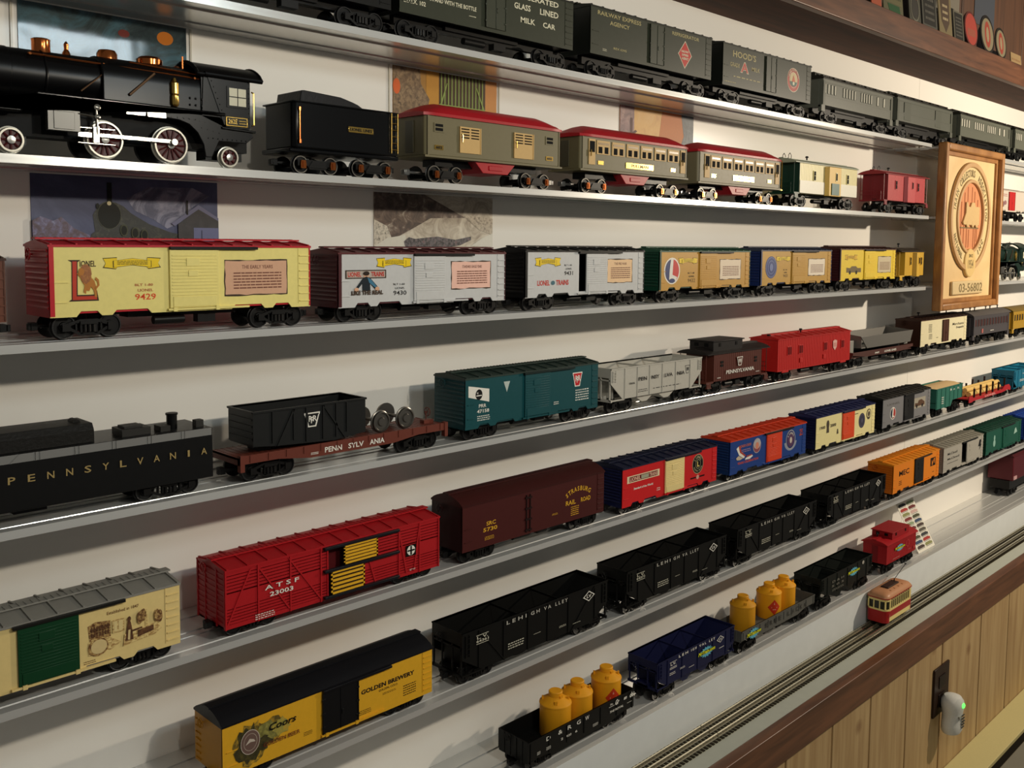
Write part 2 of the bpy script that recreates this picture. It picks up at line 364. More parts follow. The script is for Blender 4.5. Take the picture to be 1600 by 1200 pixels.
def roof_mesh(c, style, ov=.0010):
    b = MB(); W = c.hw+ov; h = c.h+ov; z = c.zt
    if style == 'arch':
        n = 10; H = .011; pr = [(-W, z-.001)]+[(-W+2*W*i/n, z+.001+H*math.sin(math.pi*i/n)**.8*1.0) for i in range(n+1)]+[(W, z-.001)]
        b.prism(pr, -h, h, 'x'); top = z+H+.001
        for i in range(1, 14):
            x = -h+2*h*i/14; 
        b.box(-h-.001, h+.001, -.0055, .0055, top-.0002, top+.0016)
    else:
        H = .0050; pr = [(-W, z-.0012), (-W, z+.0008), (0, z+H), (W, z+.0008), (W, z-.0012)]
        b.prism(pr, -h, h, 'x'); top = z+H; n = 12
        for i in range(n+1):
            x = -h+.003+(2*h-.006)*i/n
            b.prism([(-W, z+.0006), (-W, z+.0020), (0, z+H+.0014), (W, z+.0020), (W, z+.0006)], x-.0009, x+.0009, 'x')
        if style == 'diag':
            for i in range(n):
                x = -h+.003+(2*h-.006)*(i+.5)/n; q = (2*h-.006)/n*.32
                for s in (-1, 1): b.prism([(x-q, s*.0075), (x+q*.4, s*.0075), (x+q, s*(W-.003)), (x-q*.4, s*(W-.003))][::1], z+.0019, z+.0036, 'z') if False else None
        b.box(-h-.0015, h+.0015, -.0052, .0052, top+.0006, top+.0022)
        for i in range(int(h*2/.006)): b.box(-h+i*.006, -h+i*.006+.0012, -.0056, .0056, top+.0021, top+.0026)
    return b
def boxcar(k, x0, x1, zb, zt, end, side, roof, label, door=None, dpos=(.41, .60), open_=None, ladder=True, style='rib', skirt=True, group=None,
           name='boxcar', dcol=None, ribs=True, plug=False, rail=(.41, .78), kind='modern', railcol=None, ladcol=None, inset=.036):
    c = base(name, label, 'train car', k, x0, x1, zb, zt, group or GR[k]); W = c.hw; h = c.h; t = .0016
    b = MB(); b.box(-h+t, h-t, -W+t, W-t, zb+.003, zb+.005)
    for s in (-1, 1):
        xa, xb = sorted((s*h, s*(h-t))); b.box(xa, xb, -W+.0003, W, zb, zt)
        if style == 'arch' : b.prism([(-W+.001, zt-.0002), (W-.001, zt-.0002), (W*.55, zt+.0085), (0, zt+.0112), (-W*.55, zt+.0085)], xa, xb, 'x')
    b.box(-h+t, h-t, W-t, W, zb, zt)
    if ribs: end_ribs(b, c, None, 11, W)
    b.build('body', C(end, .4), c.root)
    sm = C(side, .38)
    f = c.fx
    def sheet(xa, xb):
        pts = [(xa, zt), (xb, zt)]; L = c.L
        if skirt:
            prof = [(0,0),(.085,0),(.10,.005),(.155,.005),(.17,.0005),(.205,.0005),(.22,.005),(.33,.0052),(.345,.0008),(.655,.0008),(.67,.0052),(.78,.005),(.795,.0005),(.83,.0005),(.845,.005),(.9,.005),(.915,0),(1,0)]
        else: prof = [(0,0),(1,0)]
        low = [(f(a), zb+d) for a, d in prof]
        def zz(x):
            for (p, q), (r_, s_) in zip(low[:-1], low[1:]):
                if p <= x <= r_: return q+(s_-q)*(x-p)/(r_-p) if r_ > p else q
            return zb
        mid = [q for q in low if xa+1e-6 < q[0] < xb-1e-6]
        return pts+[(xb, zz(xb))]+mid[::-1]+[(xa, zz(xa))]
    sb = MB()
    o0, o1 = (f(open_[0]), f(open_[1])) if open_ else (None, None)
    if open_:
        sb.prism(sheet(-h, o0), -W, -W+t); sb.prism(sheet(o1, h), -W, -W+t)
        sb.box(o0, o1, -W, -W+t, zt-.004, zt); sb.box(o0, o1, -W, -W+t, zb+.001, zb+.006)
    else: sb.prism(sheet(-h, h), -W, -W+t)
    if ladder:
        for s in (-1, 1): sb.box(f(.945 if s > 0 else .0)+.0, f(.945 if s > 0 else .0)+.0008, -W-.0005, -W, zb+.004, zt-.001)
        n = 7 if zt-zb > .055 else 6
        for i in range(n):
            zz = zb+.006+i*(zt-zb-.008)/n; sb.box(f(.95), f(.995), -W-.0011, -W-.0001, zz, zz+.001)
        for g in (.2, .48): sb.box(f(.015), f(.06), -W-.0009, -W, c.gz(g), c.gz(g)+.0009)
    if k == 3 and ribs:
        cp = MB(); cp.box(-h, -h+.0042, -W-.0006, -W+t*.5, zb+.001, zt-.0005); cp.build('corner_post', C(end, .4), c.root); MB().box(h-.0014, h, -W-.0006, -W+t*.5, zb+.001, zt-.0005).build('corner_post', C(end, .4), c.root)
    if skirt or plug: sb.box(f(.0), f(1), -W-.0004, -W, zt-.0016, zt-.0004)
    sb.build('side_wall', sm, c.root)
    roof_mesh(c, 'arch' if style == 'arch' else 'rib').build('roof', C(roof, .42), c.root)
    if dpos:
        d0, d1 = f(dpos[0]), f(dpos[1]); dz0, dz1 = zb+.0045, zt-.0035; d = MB(); D = -W-.0022
        d.box(d0, d1, D, -W-.0001, dz0, dz1)
        if ribs and not plug:
            n = 13
            for i in range(n):
                zz = dz0+.012+(i)*(dz1-dz0-.015)/n
                d.box(d0+.002, d1-.002, D-.0005, D, zz, zz+.0012)
            mx = (d0+d1)/2
            d.box(mx-.009, mx+.005, D-.0009, D, dz1-.016, dz1-.008); d.box(mx-.007, mx+.003, D-.0009, D, dz1-.026, dz1-.020)
            d.box(d0+.003, d1-.003, D-.0007, D, dz0+.001, dz0+.011)
        else:
            mx = (d0+d1)/2; d.box(mx-.0004, mx+.0004, D-.0006, D, dz0, dz1)
            for zz in (dz0+.008, (dz0+dz1)/2, dz1-.008):
                d.box(d0-.0015, d0+.003, D-.0007, D, zz-.001, zz+.001); d.box(d1-.003, d1+.0015, D-.0007, D, zz-.001, zz+.001)
            for q in (d0, d1): d.box(q-.0006, q+.0006, D-.0009, D, dz0, dz1)
            d.box(mx+.001, mx+.0035, D-.001, D, (dz0+dz1)/2-.008, (dz0+dz1)/2-.002)
        d.build('door', C(dcol or side, .4), c.root, bevel=.0003)
        if not plug:
            r = MB(); r.box(f(rail[0]), f(rail[1]), -W-.0042, -W-.0001, zt-.0033, zt-.0004)
            r.build('door_rail', C(railcol or '#1c1b1a', .35), c.root, bevel=.0003)
            r = MB(); r.box(f(rail[0])-.002, f(rail[1])-.01, -W-.003, -W-.0001, zb+.0022, zb+.0042)
            for q in (dpos[0]+.01, dpos[1]-.015): r.box(f(q), f(q)+.004, -W-.0036, -W-.0003, zb+.0012, zb+.0052)
            r.build('door_guide', sm, c.root)
    c.D = -W-.0030
    brakewheel(c.root, -h-.004, .010, zt-.008, C(end, .4))
    add_running(c, kind, inset)
    return c
# ---- emblem pieces
def parchment(c, f0, f1, g0, g1, col, title=None, line='#7a4a3a'):
    x0, x1, z0, z1 = c.fx(f0), c.fx(f1), c.gz(g0), c.gz(g1); rn = random.Random(int(f0*997)+c.k)
    def edge(d):
        p = []; n = 9
        for i in range(n): p.append((x0+d+(x1-x0-2*d)*i/n, z0+d+rn.uniform(-.0006, .0006)))
        for i in range(5): p.append((x1-d+rn.uniform(-.0006, .0006), z0+d+(z1-z0-2*d)*i/5))
        for i in range(n): p.append((x1-d-(x1-x0-2*d)*i/n, z1-d+rn.uniform(-.0006, .0006)))
        for i in range(5): p.append((x0+d+rn.uniform(-.0006, .0006), z1-d-(z1-z0-2*d)*i/5))
        return p
    k = Card(); k.poly(edge(0), C('#3a2a1c', .5)); k.poly(edge(.0010), C(col, .5)); w_ = x1-x0; hh = z1-z0
    if title: k.text(title, x0+w_*.27, x1-w_*.24, z1-hh*.25, z1-hh*.15, C(line, .5), .01)
    k.bars(x0+w_*.14, x1-w_*.10, z0+hh*.18, z1-hh*.32, 6, C(line, .5), .35, int(f0*100))
    return c.card(k)
def banner(c, f0, f1, g0, g1, col='#f3cf1e', txt='COMMEMORATING'):
    x0, x1, z0, z1 = c.fx(f0), c.fx(f1), c.gz(g0), c.gz(g1); w_ = x1-x0; hh = z1-z0; k = Card(); ed = C('#3a3010', .5); yl = C(col, .4)
    def tail(s, d, m):
        q = (lambda t: x0+t*w_) if s < 0 else (lambda t: x1-t*w_)
        k.poly([(q(0+d), z1-d*w_-hh*.08), (q(.24), z1-hh*.02-d*w_), (q(.24), z0+hh*.16), (q(.22), z0+d*w_+hh*.02), (q(0+d*2), z0+hh*.14+d*w_), (q(.05), (z0+z1)/2)], m)
    for s in (-1, 1): tail(s, 0, ed); tail(s, .012, yl)
    def strip(d, m): k.poly([(x0+w_*(.17+d), z1-hh*.30), (x0+w_*.5, z1-hh*(.10+d*2)), (x1-w_*(.17+d), z1-hh*.30), (x1-w_*(.17+d), z0+hh*(.16+d*2)), (x0+w_*.5, z0+hh*(.34+d*2)), (x0+w_*(.17+d), z0+hh*(.16+d*2))], m)
    strip(0, ed); strip(.012, yl)
    k.bars(x0+w_*.24, x1-w_*.24, z0+hh*.38, z1-hh*.26, 3, ed, .4, 3); return c.card(k)
def numdata(c, s, f0, f1, g0, g1, m, big=C('#e04a20', .4)):
    c.text(s, f0, f1, g0, g1, big); d = g1-g0
    c.text('LIONEL', f0+.01, f1-.01, g1+d*.35, g1+d*.80, m); c.text('BLT 1-80', f0, f1-.01, g1+d*1.25, g1+d*1.65, m)
def keystone(c, f0, f1, g0, g1, fill, line, txt='PRR', y=None, lt=None):
    x0, x1, z0, z1 = c.fx(f0), c.fx(f1), c.gz(g0), c.gz(g1); w_ = x1-x0; hh = z1-z0
    def ks(d): return [(x0+w_*.24+d, z0+d), (x1-w_*.24-d, z0+d), (x1-w_*.05-d, z1-hh*.20), (x1-d*.8, z1-hh*.12), (x1-d*1.6, z1-d), (x0+d*1.6, z1-d), (x0+d*.8, z1-hh*.12), (x0+w_*.05+d, z1-hh*.20)]
    k = Card(); k.poly(ks(0), line); k.poly(ks(w_*.07), fill)
    k.text('R', x0+w_*.28, x0+w_*.50, z0+hh*.38, z0+hh*.78, lt or line, .02); k.text('R', x0+w_*.54, x1-w_*.20, z0+hh*.38, z0+hh*.78, lt or line, .02); k.text('P', x0+w_*.41, x0+w_*.60, z0+hh*.26, z0+hh*.70, lt or line, .02)
    return c.card(k)
def burst(c, f0, f1, g0, g1):
    x0, x1, z0, z1 = c.fx(f0), c.fx(f1), c.gz(g0), c.gz(g1); cx, cz = (x0+x1)/2, (z0+z1)/2; a, b_ = (x1-x0)/2*.8, (z1-z0)/2; p = []
    for i in range(28):
        r = 1 if i % 2 == 0 else .72; t = i*math.pi/14; p.append((cx+a*r*math.cos(t), cz+b_*r*math.sin(t)))
    k = Card(); k.poly(p, C('#63b3cc', .4)); hh = z1-z0
    k.poly([(x0, z0+hh*.36), (x1, z0+hh*.36), (x1, z0+hh*.66), (x0, z0+hh*.66)], C('#16240f', .5))
    k.text('MrTrain.com', x0, x1, z0+hh*.37, z0+hh*.70, C('#e8ec32', .4), .03, .25); return c.card(k)
def diamond(c, f0, f1, g0, g1, m, txt='LV', bg=None):
    x0, x1, z0, z1 = c.fx(f0), c.fx(f1), c.gz(g0), c.gz(g1); cx, cz = (x0+x1)/2, (z0+z1)/2; k = Card()
    k.poly([(cx, z0), (x1, cz), (cx, z1), (x0, cz)], m); q = .80
    k.poly([(cx, cz-(cz-z0)*q), (cx+(x1-cx)*q, cz), (cx, cz+(z1-cz)*q), (cx-(cx-x0)*q, cz)], bg or BLK)
    k.text(txt, cx-(x1-cx)*.38, cx+(x1-cx)*.38, cz-(z1-cz)*.3, cz+(z1-cz)*.3, m, .02); return c.card(k)
# ---- third shelf
def boxes_third():
    boxcar(3, -.012, .273, .020, .074, '#5a3426', '#6b3d2c', '#3f241a', 'brown boxcar cut off by the left edge, left of the pale yellow boxcar', dpos=(.41, .6))
    c = boxcar(3, .309, .579, .0215, .086, '#c01c28', '#efe08a', '#bc1e2c', 'pale yellow boxcar with red ends and roof and a lion emblem', dcol='#efe08a', rail=(.41, .76))
    k = Card(); ed = C('#3a2410', .5); rd = C('#c23a22', .4)
    x, z = c.fx, c.gz
    k.poly([(x(.060), z(.80)), (x(.102), z(.80)), (x(.092), z(.77)), (x(.090), z(.31)), (x(.150), z(.31)), (x(.154), z(.37)), (x(.160), z(.22)), (x(.060), z(.22)), (x(.070), z(.25)), (x(.072), z(.77))], ed)
    k.poly([(x(.075), z(.78)), (x(.089), z(.78)), (x(.086), z(.29)), (x(.152), z(.29)), (x(.154), z(.24)), (x(.073), z(.24))], rd)
    k.text('IONEL', x(.099), x(.152), z(.705), z(.79), ed, .01)
    ta = C('#b9772e', .5)
    k.poly([(x(.094), z(.62)), (x(.105), z(.70)), (x(.122), z(.72)), (x(.134), z(.66)), (x(.136), z(.55)), (x(.146), z(.50)), (x(.152), z(.40)), (x(.154), z(.27)), (x(.146), z(.27)), (x(.143), z(.37)), (x(.134), z(.42)), (x(.128), z(.36)), (x(.118), z(.37)), (x(.117), z(.32)), (x(.109), z(.35)), (x(.113), z(.44)), (x(.104), z(.50)), (x(.098), z(.56)), (x(.088), z(.61))], ta)
    k.poly([(x(.098), z(.60)), (x(.100), z(.68)), (x(.108), z(.735)), (x(.122), z(.74)), (x(.134), z(.69)), (x(.137), z(.60)), (x(.130), z(.50)), (x(.118), z(.46)), (x(.106), z(.49))], artmat(['#7c4418', '#9c5c22', '#b87a34'], 500, .4)); k.ell(x(.103), z(.635), .0026, .0034, ta)
    k.poly([(x(.150), z(.38)), (x(.162), z(.44)), (x(.160), z(.52)), (x(.150), z(.56)), (x(.147), z(.52)), (x(.154), z(.50)), (x(.156), z(.45)), (x(.147), z(.40))], ta)
    c.card(k, 'lion_emblem')
    banner(c, .175, .38, .66, .84); numdata(c, '9429', .285, .36, .21, .30, C('#b0512e', .5)); parchment(c, .625, .895, .22, .79, '#d8a98a', 'THE EARLY YEARS')
    c = boxcar(3, .616, .877, .0175, .079, '#4a1f24', '#c9c9c8', '#5c2a2c', 'silver boxcar with maroon roof and a kneeling figure printed on its side', rail=(.41, .78))
    banner(c, .20, .40, .72, .92); k = Card(); x, z = c.fx, c.gz
    k.rect(x(.035), x(.255), z(.53), z(.69), C('#3c2c20', .5)); k.rect(x(.042), x(.248), z(.55), z(.67), C('#b8aca0', .5))
    k.text('LIONEL', x(.048), x(.118), z(.565), z(.655), C('#c43022', .4), .03); k.text('TRAINS', x(.172), x(.243), z(.565), z(.655), C('#c43022', .4), .03)
    k.ell(x(.145), z(.60), .004, .0040, C('#d9a888', .5))
    k.poly([(x(.085), z(.34)), (x(.125), z(.53)), (x(.145), z(.57)), (x(.168), z(.53)), (x(.21), z(.36)), (x(.19), z(.34)), (x(.165), z(.44)), (x(.166), z(.30)), (x(.125), z(.30)), (x(.123), z(.44)), (x(.098), z(.33))], C('#16222a', .5)); k.poly([(x(.150), z(.55)), (x(.168), z(.52)), (x(.203), z(.37)), (x(.192), z(.36)), (x(.160), z(.45))], C('#3a7492', .5)); k.ell(x(.092), z(.325), .003, .0025, C('#d9a888', .5)); k.ell(x(.203), z(.335), .003, .0025, C('#d9a888', .5)); k.ell(x(.144), z(.625), .0042, .0025, C('#2a1c14', .5))
    k.text('LIKE THE REAL', x(.065), x(.235), z(.23), z(.31), ed, .04); c.card(k)
    numdata(c, '9430', .295, .37, .20, .285, DK, DK); parchment(c, .64, .90, .27, .84, '#f0c0ae', 'STANDARD GAUGE YEARS')
    c = boxcar(3, .915, 1.175, .0185, .0815, '#161616', '#c9c9c8', '#1a1a1a', 'silver boxcar with black roof and a half open sliding door', dpos=(.475, .655), open_=(.42, .60), rail=(.41, .78))
    banner(c, .07, .27, .66, .87); k = Card(); x, z = c.fx, c.gz
    for a, b_, s in ((.09, .185, 'LIONEL'), (.235, .335, 'TRAINS')): k.text(s, x(a), x(b_), z(.255), z(.37), C('#c9352a', .4), .03)
    k.ell(x(.21), z(.31), .004, .003, C('#3f6a78', .5)); c.card(k)
    numdata(c, '9431', .30, .37, .47, .56, DK, DK); parchment(c, .66, .89, .26, .82, '#eec79a', 'THE PRE WAR')
    c = boxcar(3, 1.215, 1.480, .0195, .0815, '#15402f', '#c8973f', '#2a5540', 'mustard boxcar with dark green ends and a large red, white and blue oval')
    k = Card(); x, z = c.fx, c.gz; cx, cz = x(.125), z(.50); k.ell(cx, cz, .0215, .0210, C('#efe9dc', .4)); k.ell(cx, cz, .0185, .0185, C('#22346c', .4), a0=1.6, a1=4.75)
    k.ell(cx, cz, .0185, .0185, C('#cc2f2c', .4), a0=-1.57, a1=1.57); k.poly([(cx-.004, cz+.0195), (cx+.003, cz+.0185), (cx+.001, cz-.006), (cx+.014, cz-.010), (cx+.010, cz-.016), (cx-.008, cz-.016), (cx-.007, cz)], WHT); k.ell(cx, cz-.0155, .008, .0035, C('#22346c', .4))
    c.card(k); banner(c, .19, .39, .67, .84); numdata(c, '9432', .29, .37, .19, .29, DK, C('#7a5a20', .5)); parchment(c, .64, .89, .23, .79, '#efdcc2')
    c = boxcar(3, 1.517, 1.784, .020, .083, '#1d2c5e', '#c79a42', '#3a3f52', 'mustard boxcar with navy ends and a dark blue round seal')
    k = Card(); cx, cz = c.fx(.135), c.gz(.52); k.ell(cx, cz, .020, .020, C('#2e3f7c', .4)); k.ring(cx, cz, .018, .018, .0008, C('#8a94b8', .4)); k.ring(cx, cz, .012, .012, .0008, C('#8a94b8', .4)); k.ell(cx, cz, .006, .007, C('#6d79a8', .4)); c.card(k)
    banner(c, .20, .39, .68, .84); numdata(c, '9433', .30, .36, .22, .31, DK, C('#7a5a20', .5)); parchment(c, .65, .90, .24, .76, '#f0e2cc')
    c = boxcar(3, 1.821, 2.085, .022, .086, '#431a1c', '#f0cf3c', '#4a2a22', 'bright yellow boxcar with maroon ends, right of the mustard boxcars')
    banner(c, .08, .29, .65, .83, '#e2b42c'); k = Card(); x, z = c.fx, c.gz; br = C('#6d5a2c', .5)
    k.poly([(x(.11), z(.26)), (x(.36), z(.26)), (x(.36), z(.40)), (x(.30), z(.40)), (x(.27), z(.46)), (x(.20), z(.46)), (x(.17), z(.40)), (x(.11), z(.42))], br); k.ell(x(.17), z(.26), .004, .004, DK); k.ell(x(.28), z(.26), .004, .004, DK); c.card(k)
    parchment(c, .66, .91, .22, .77, '#cfbf9c')
ed = C('#2a2018', .5)
def caboose(k, x0, x1, zb, zt, body, roofc, label, bay=False, cupola=False, lower=None, platform=.026, windows=(.2, .8), ww=.006, group=None, cupc=None, endc=None, ov=.006, kind='modern'):
    c = base('caboose', label, 'train car', k, x0-platform, x1+(platform if not bay or platform < .02 else .0), zb, zt, group or GR[k])
    A = -c.h+platform; B = c.h-(platform if not bay or platform < .02 else .0); W = c.hw; c.fx = lambda f: A+f*(B-A); f = c.fx; bm = C(body, .38)
    b = MB(); b.box(A, B, -W+.002, W-.002, zb, zt); n = int((B-A)/.006)
    for i in range(n+1): b.box(A+i*(B-A)/n-.0003, A+i*(B-A)/n+.0003, -W+.0017, -W+.0021, zb, zt)
    b.build('body', bm, c.root)
    if lower: MB().box(A, B, -W+.0011, -W+.0016, zb, zb+(zt-zb)*.42).build('lower_panel', C(lower, .4), c.root)
    if bay:
        q0, q1 = f(.41), f(.66)
        b = MB(); b.prism([(q0, -W+.0015), (q0+.005, -W-.006), (q1-.005, -W-.006), (q1, -W+.0015)], zb-.002, zt-.002, 'z'); bb = b.build('bay', bm, c.root, bevel=.0004)
        wn = MB(); wn.box((q0+q1)/2+.001, (q0+q1)/2+.008, -W-.0068, -W-.0061, zb+(zt-zb)*.48, zb+(zt-zb)*.78, 0); wn.box((q0+q1)/2+.002, (q0+q1)/2+.007, -W-.0072, -W-.0068, zb+(zt-zb)*.51, zb+(zt-zb)*.75, 1); wn.build('window', [bm, VOID], bb)
    for g in windows:
        wn = MB(); x = f(g); a, d = zb+(zt-zb)*.46, zb+(zt-zb)*.76
        wn.box(x-ww/2-.0012, x+ww/2+.0012, -W+.0004, -W+.0020, a-.0012, d+.0012, 0); wn.box(x-ww/2, x+ww/2, -W-.0002, -W+.0004, a, d, 1); wn.box(x-ww/2, x+ww/2, -W-.0004, -W-.0002, (a+d)/2-.0003, (a+d)/2+.0003, 0)
        wn.build('window', [bm, VOID], c.root)
    R = MB(); H = .0075; W2 = W+.0015; n = 10; hx = c.h+ov*.3
    R.prism([(-W2, zt-.0003)]+[(-W2+2*W2*i/n, zt+.001+H*math.sin(math.pi*i/n)**.75) for i in range(n+1)]+[(W2, zt-.0003)], -hx, hx, 'x'); R.box(-hx, hx, -.005, .005, zt+H+.0006, zt+H+.0024)
    R.build('roof', C(roofc, .4), c.root)
    top = zt+H
    if cupola:
        u0, u1 = cupola; cu = MB(); cu.box(f(u0), f(u1), -W+.006, W-.006, zt+.002, top+.0125); cu.box(f(u0)-.003, f(u1)+.003, -W+.0035, W-.0035, top+.0125, top+.0145)
        cc = cu.build('cupola', C(cupc or roofc, .4), c.root, bevel=.0006)
        for g in (.22, .78):
            x = f(u0+(u1-u0)*g); MB().box(x-.0028, x+.0028, -W+.0052, -W+.0061, top+.004, top+.010).build('window', VOID, cc)
        for g in (-.010, .010): MB().box(f(u0)-.0006, f(u0), g-.004, g+.004, top+.004, top+.010).build('window', VOID, cc)
    sx = f(.36 if bay else (.80 if not cupola else .12)); s = MB(); s.cyl((sx, .004, zt+.006), (sx, .004, top+.0085), .0015, 8); s.cyl((sx, .004, top+.0085), (sx, .004, top+.0115), .0035, 10, 0, .0025); s.build('smokestack', DK, c.root)
    # platforms
    for s_, e in ((-1, A), (1, B)):
        o = s_*c.h
        if abs(o-e) < .004: continue
        p = MB()
        p.box(min(o, e), max(o, e), -W+.002, W-.002, zb-.002, zb+.001)
        x = o-s_*.0015
        for y in (-W+.004, 0, W-.004): p.cyl((x, y, zb), (x, y, zt), .0007, 6)
        for z_ in (zb+.012, zb+.020): p.cyl((x, -W+.004, z_), (x, W-.004, z_), .0006, 6)
        for y in (-W+.010, W-.010): p.cyl((x, y, zb), (x, y, zb+.020), .0005, 6)
        p.box(min(o, o-s_*.012), max(o, o-s_*.012), -W+.0005, -W+.002, zb-.009, zb-.002); p.box(min(o, o-s_*.012), max(o, o-s_*.012), -W-.001, -W+.004, zb-.010, zb-.009)
        p.build('end_platform', C(endc or body, .4), c.root)
    dr = MB(); dr.box(A-.0006, A-.0001, -.007, .007, zb+.002, zt-.006); dr.build('end_door', C(endc or body, .5), c.root)
    add_running(c, kind, .030 if c.L > .15 else .026, .036 if c.L > .15 else .032)
    return c
def brown_yellow_caboose():
    c = caboose(3, 2.135, 2.238, .027, .081, '#d8ac38', '#3a3026', 'small yellow bay window caboose at the right end of the third shelf', bay=True, windows=(.28, .85), platform=.0265, ww=.005)
    c.root.location.x = 2.178
# ---- fourth shelf
def hopper(k, x0, x1, zb, zt, col, label, ribs=(.15, .27, .42, .56, .70, .85), coal=None, rim=None, name='hopper_car', cut=.40, dx=.12, group=None, inset=.034, hole=True, bays=2, body_thing=None, deep=True):
    c = base(name, label, 'train car', k, x0, x1, zb, zt, group or GR[k]); W = c.hw; h = c.h; f = c.fx; m = C(col, .45); t = .0014
    zc = zb+(zt-zb)*cut
    s = MB()
    poly = [(-h, zt), (h, zt), (h, zc), (f(1-dx), zb), (f(dx), zb), (-h, zc)]
    s.prism(poly, -W, -W+t)
    for r in ribs:
        zr = zb if dx <= r <= 1-dx else zb+(zc-zb)*(1-min(r, 1-r)/dx)
        s.box(f(r)-.0008, f(r)+.0008, -W-.0011, -W, zr, zt-.001)
    s.box(-h, h, -W-.0012, -W+t, zt-.002, zt)
    s.build('side_wall', m, c.root)
    b = MB(); b.prism(poly, W-t, W); b.box(-h, h, W-t, W+.0012, zt-.002, zt)
    for q in (-1, 1):
        e = q*h; b.box(min(e, e-q*t), max(e, e-q*t), -W+t, W-t, zt-(zt-zb)*.30, zt)
        for y in (-W+.003, -.010, .010, W-.003): b.box(min(e, e-q*.002), max(e, e-q*.002), y-.0010, y+.0010, zb-.001, zt-(zt-zb)*.30)
        b.box(min(e, e-q*.003), max(e, e-q*.003), -W-.0006, W+.0006, zb-.003, zb+.001); b.box(min(e, e-q*c.L*.2), max(e, e-q*c.L*.2), -.010, .010, max(.0205, zb-.004), zb+.004); b.box(min(e-q*.014, e-q*.0155), max(e-q*.014, e-q*.0155), -W+.008, W-.008, zb, zc+.004); b.box(min(e, e-q*h*.28), max(e, e-q*h*.28), -W+.0002, -W+.0016, zb-.002, zb+.0002)
        # slope sheet
        xi = e-q*t; xs = f(dx+.10) if q < 0 else f(1-dx-.10)
        pts = [(xi, zt-(zt-zb)*.12), (xs, zb), (xs, zb-.0012), (xi, zt-(zt-zb)*.12-.002)]
        b.prism(pts, -W+t, W-t)
        b.box(min(e, e-q*.0015), max(e, e-q*.0015), -W+.002, W-.002, zt-(zt-zb)*.40, zt-(zt-zb)*.36)
    b.prism([(-.012, zb), (.012, zb), (0, zb+(zt-zb)*.55)], -W+t, W-t)
    b.box(f(.2), f(.8), -W+t, W-t, zb-.0005, zb+.0006)
    for x in (f(.36), f(.64)): b.box(x-.0006, x+.0006, -W+t, W-t, zt-.005, zt-.002)
    b.build('body', m, c.root)
    zl = .0075
    for i in range(bays):
        cx = f(.5+(i-(bays-1)/2)*.24); wd = c.L*.105
        MB().prism([(cx-wd, zb), (cx+wd, zb), (cx+.006, zl+.004), (cx-.006, zl+.004)], -W+.006, W-.006).build('hopper_bay', m, c.root)
    for q_ in (.97, .03): grabs(MB(), f(q_), 4, zc+.002, zt-.004, -W-.0002, .006).build('ladder', m, c.root)
    if coal: pass
    brakewheel(c.root, -h-.003, .012, zt-.014, m)
    add_running(c, 'modern', inset, under=False); c.ty = W+.0013
    return c
def gondola(k, x0, x1, zb, zt, col, label, floorz=None, ribs=9, name='gondola', end=None):
    c = base(name, label, 'train car', k, x0, x1, zb, zt, GR[k]); W = c.hw; h = c.h; f = c.fx; m = C(col, .42); t = .0014; s = MB()
    zf = zb+.004
    def side(y0, y1): s.prism([(-h, zt), (h, zt), (h, zb+.005), (f(.86), zb+.005), (f(.76), zb-.001), (f(.24), zb-.001), (f(.14), zb+.005), (-h, zb+.005)], y0, y1)
    side(-W, -W+t)
    for i in range(ribs+1):
        x = f(.02+.96*i/ribs); s.box(x-.0007, x+.0007, -W-.0010, -W, zb+.005, zt-.001)
    s.box(-h, h, -W-.0012, -W+t, zt-.0018, zt); s.build('side_wall', m, c.root)
    s = MB(); side(W-t, W); s.box(-h+.0005, h-.0005, -W+t, W-t, zb+.004, zb+.006)
    for q in (-1, 1):
        e = q*h; s.box(min(e, e-q*t), max(e, e-q*t), -W+t, W-t, zb+.002, zt)
        for y in (-.018, -.006, .006, .018): s.box(min(e, e+q*.001), max(e, e+q*.001), y-.001, y+.001, zb+.003, zt-.001)
    s.build('body', m, c.root); brakewheel(c.root, -h-.003, .008, zt-.004, m)
    add_running(c); c.floor = zb+.006; c.ty = W+.0012
    return c
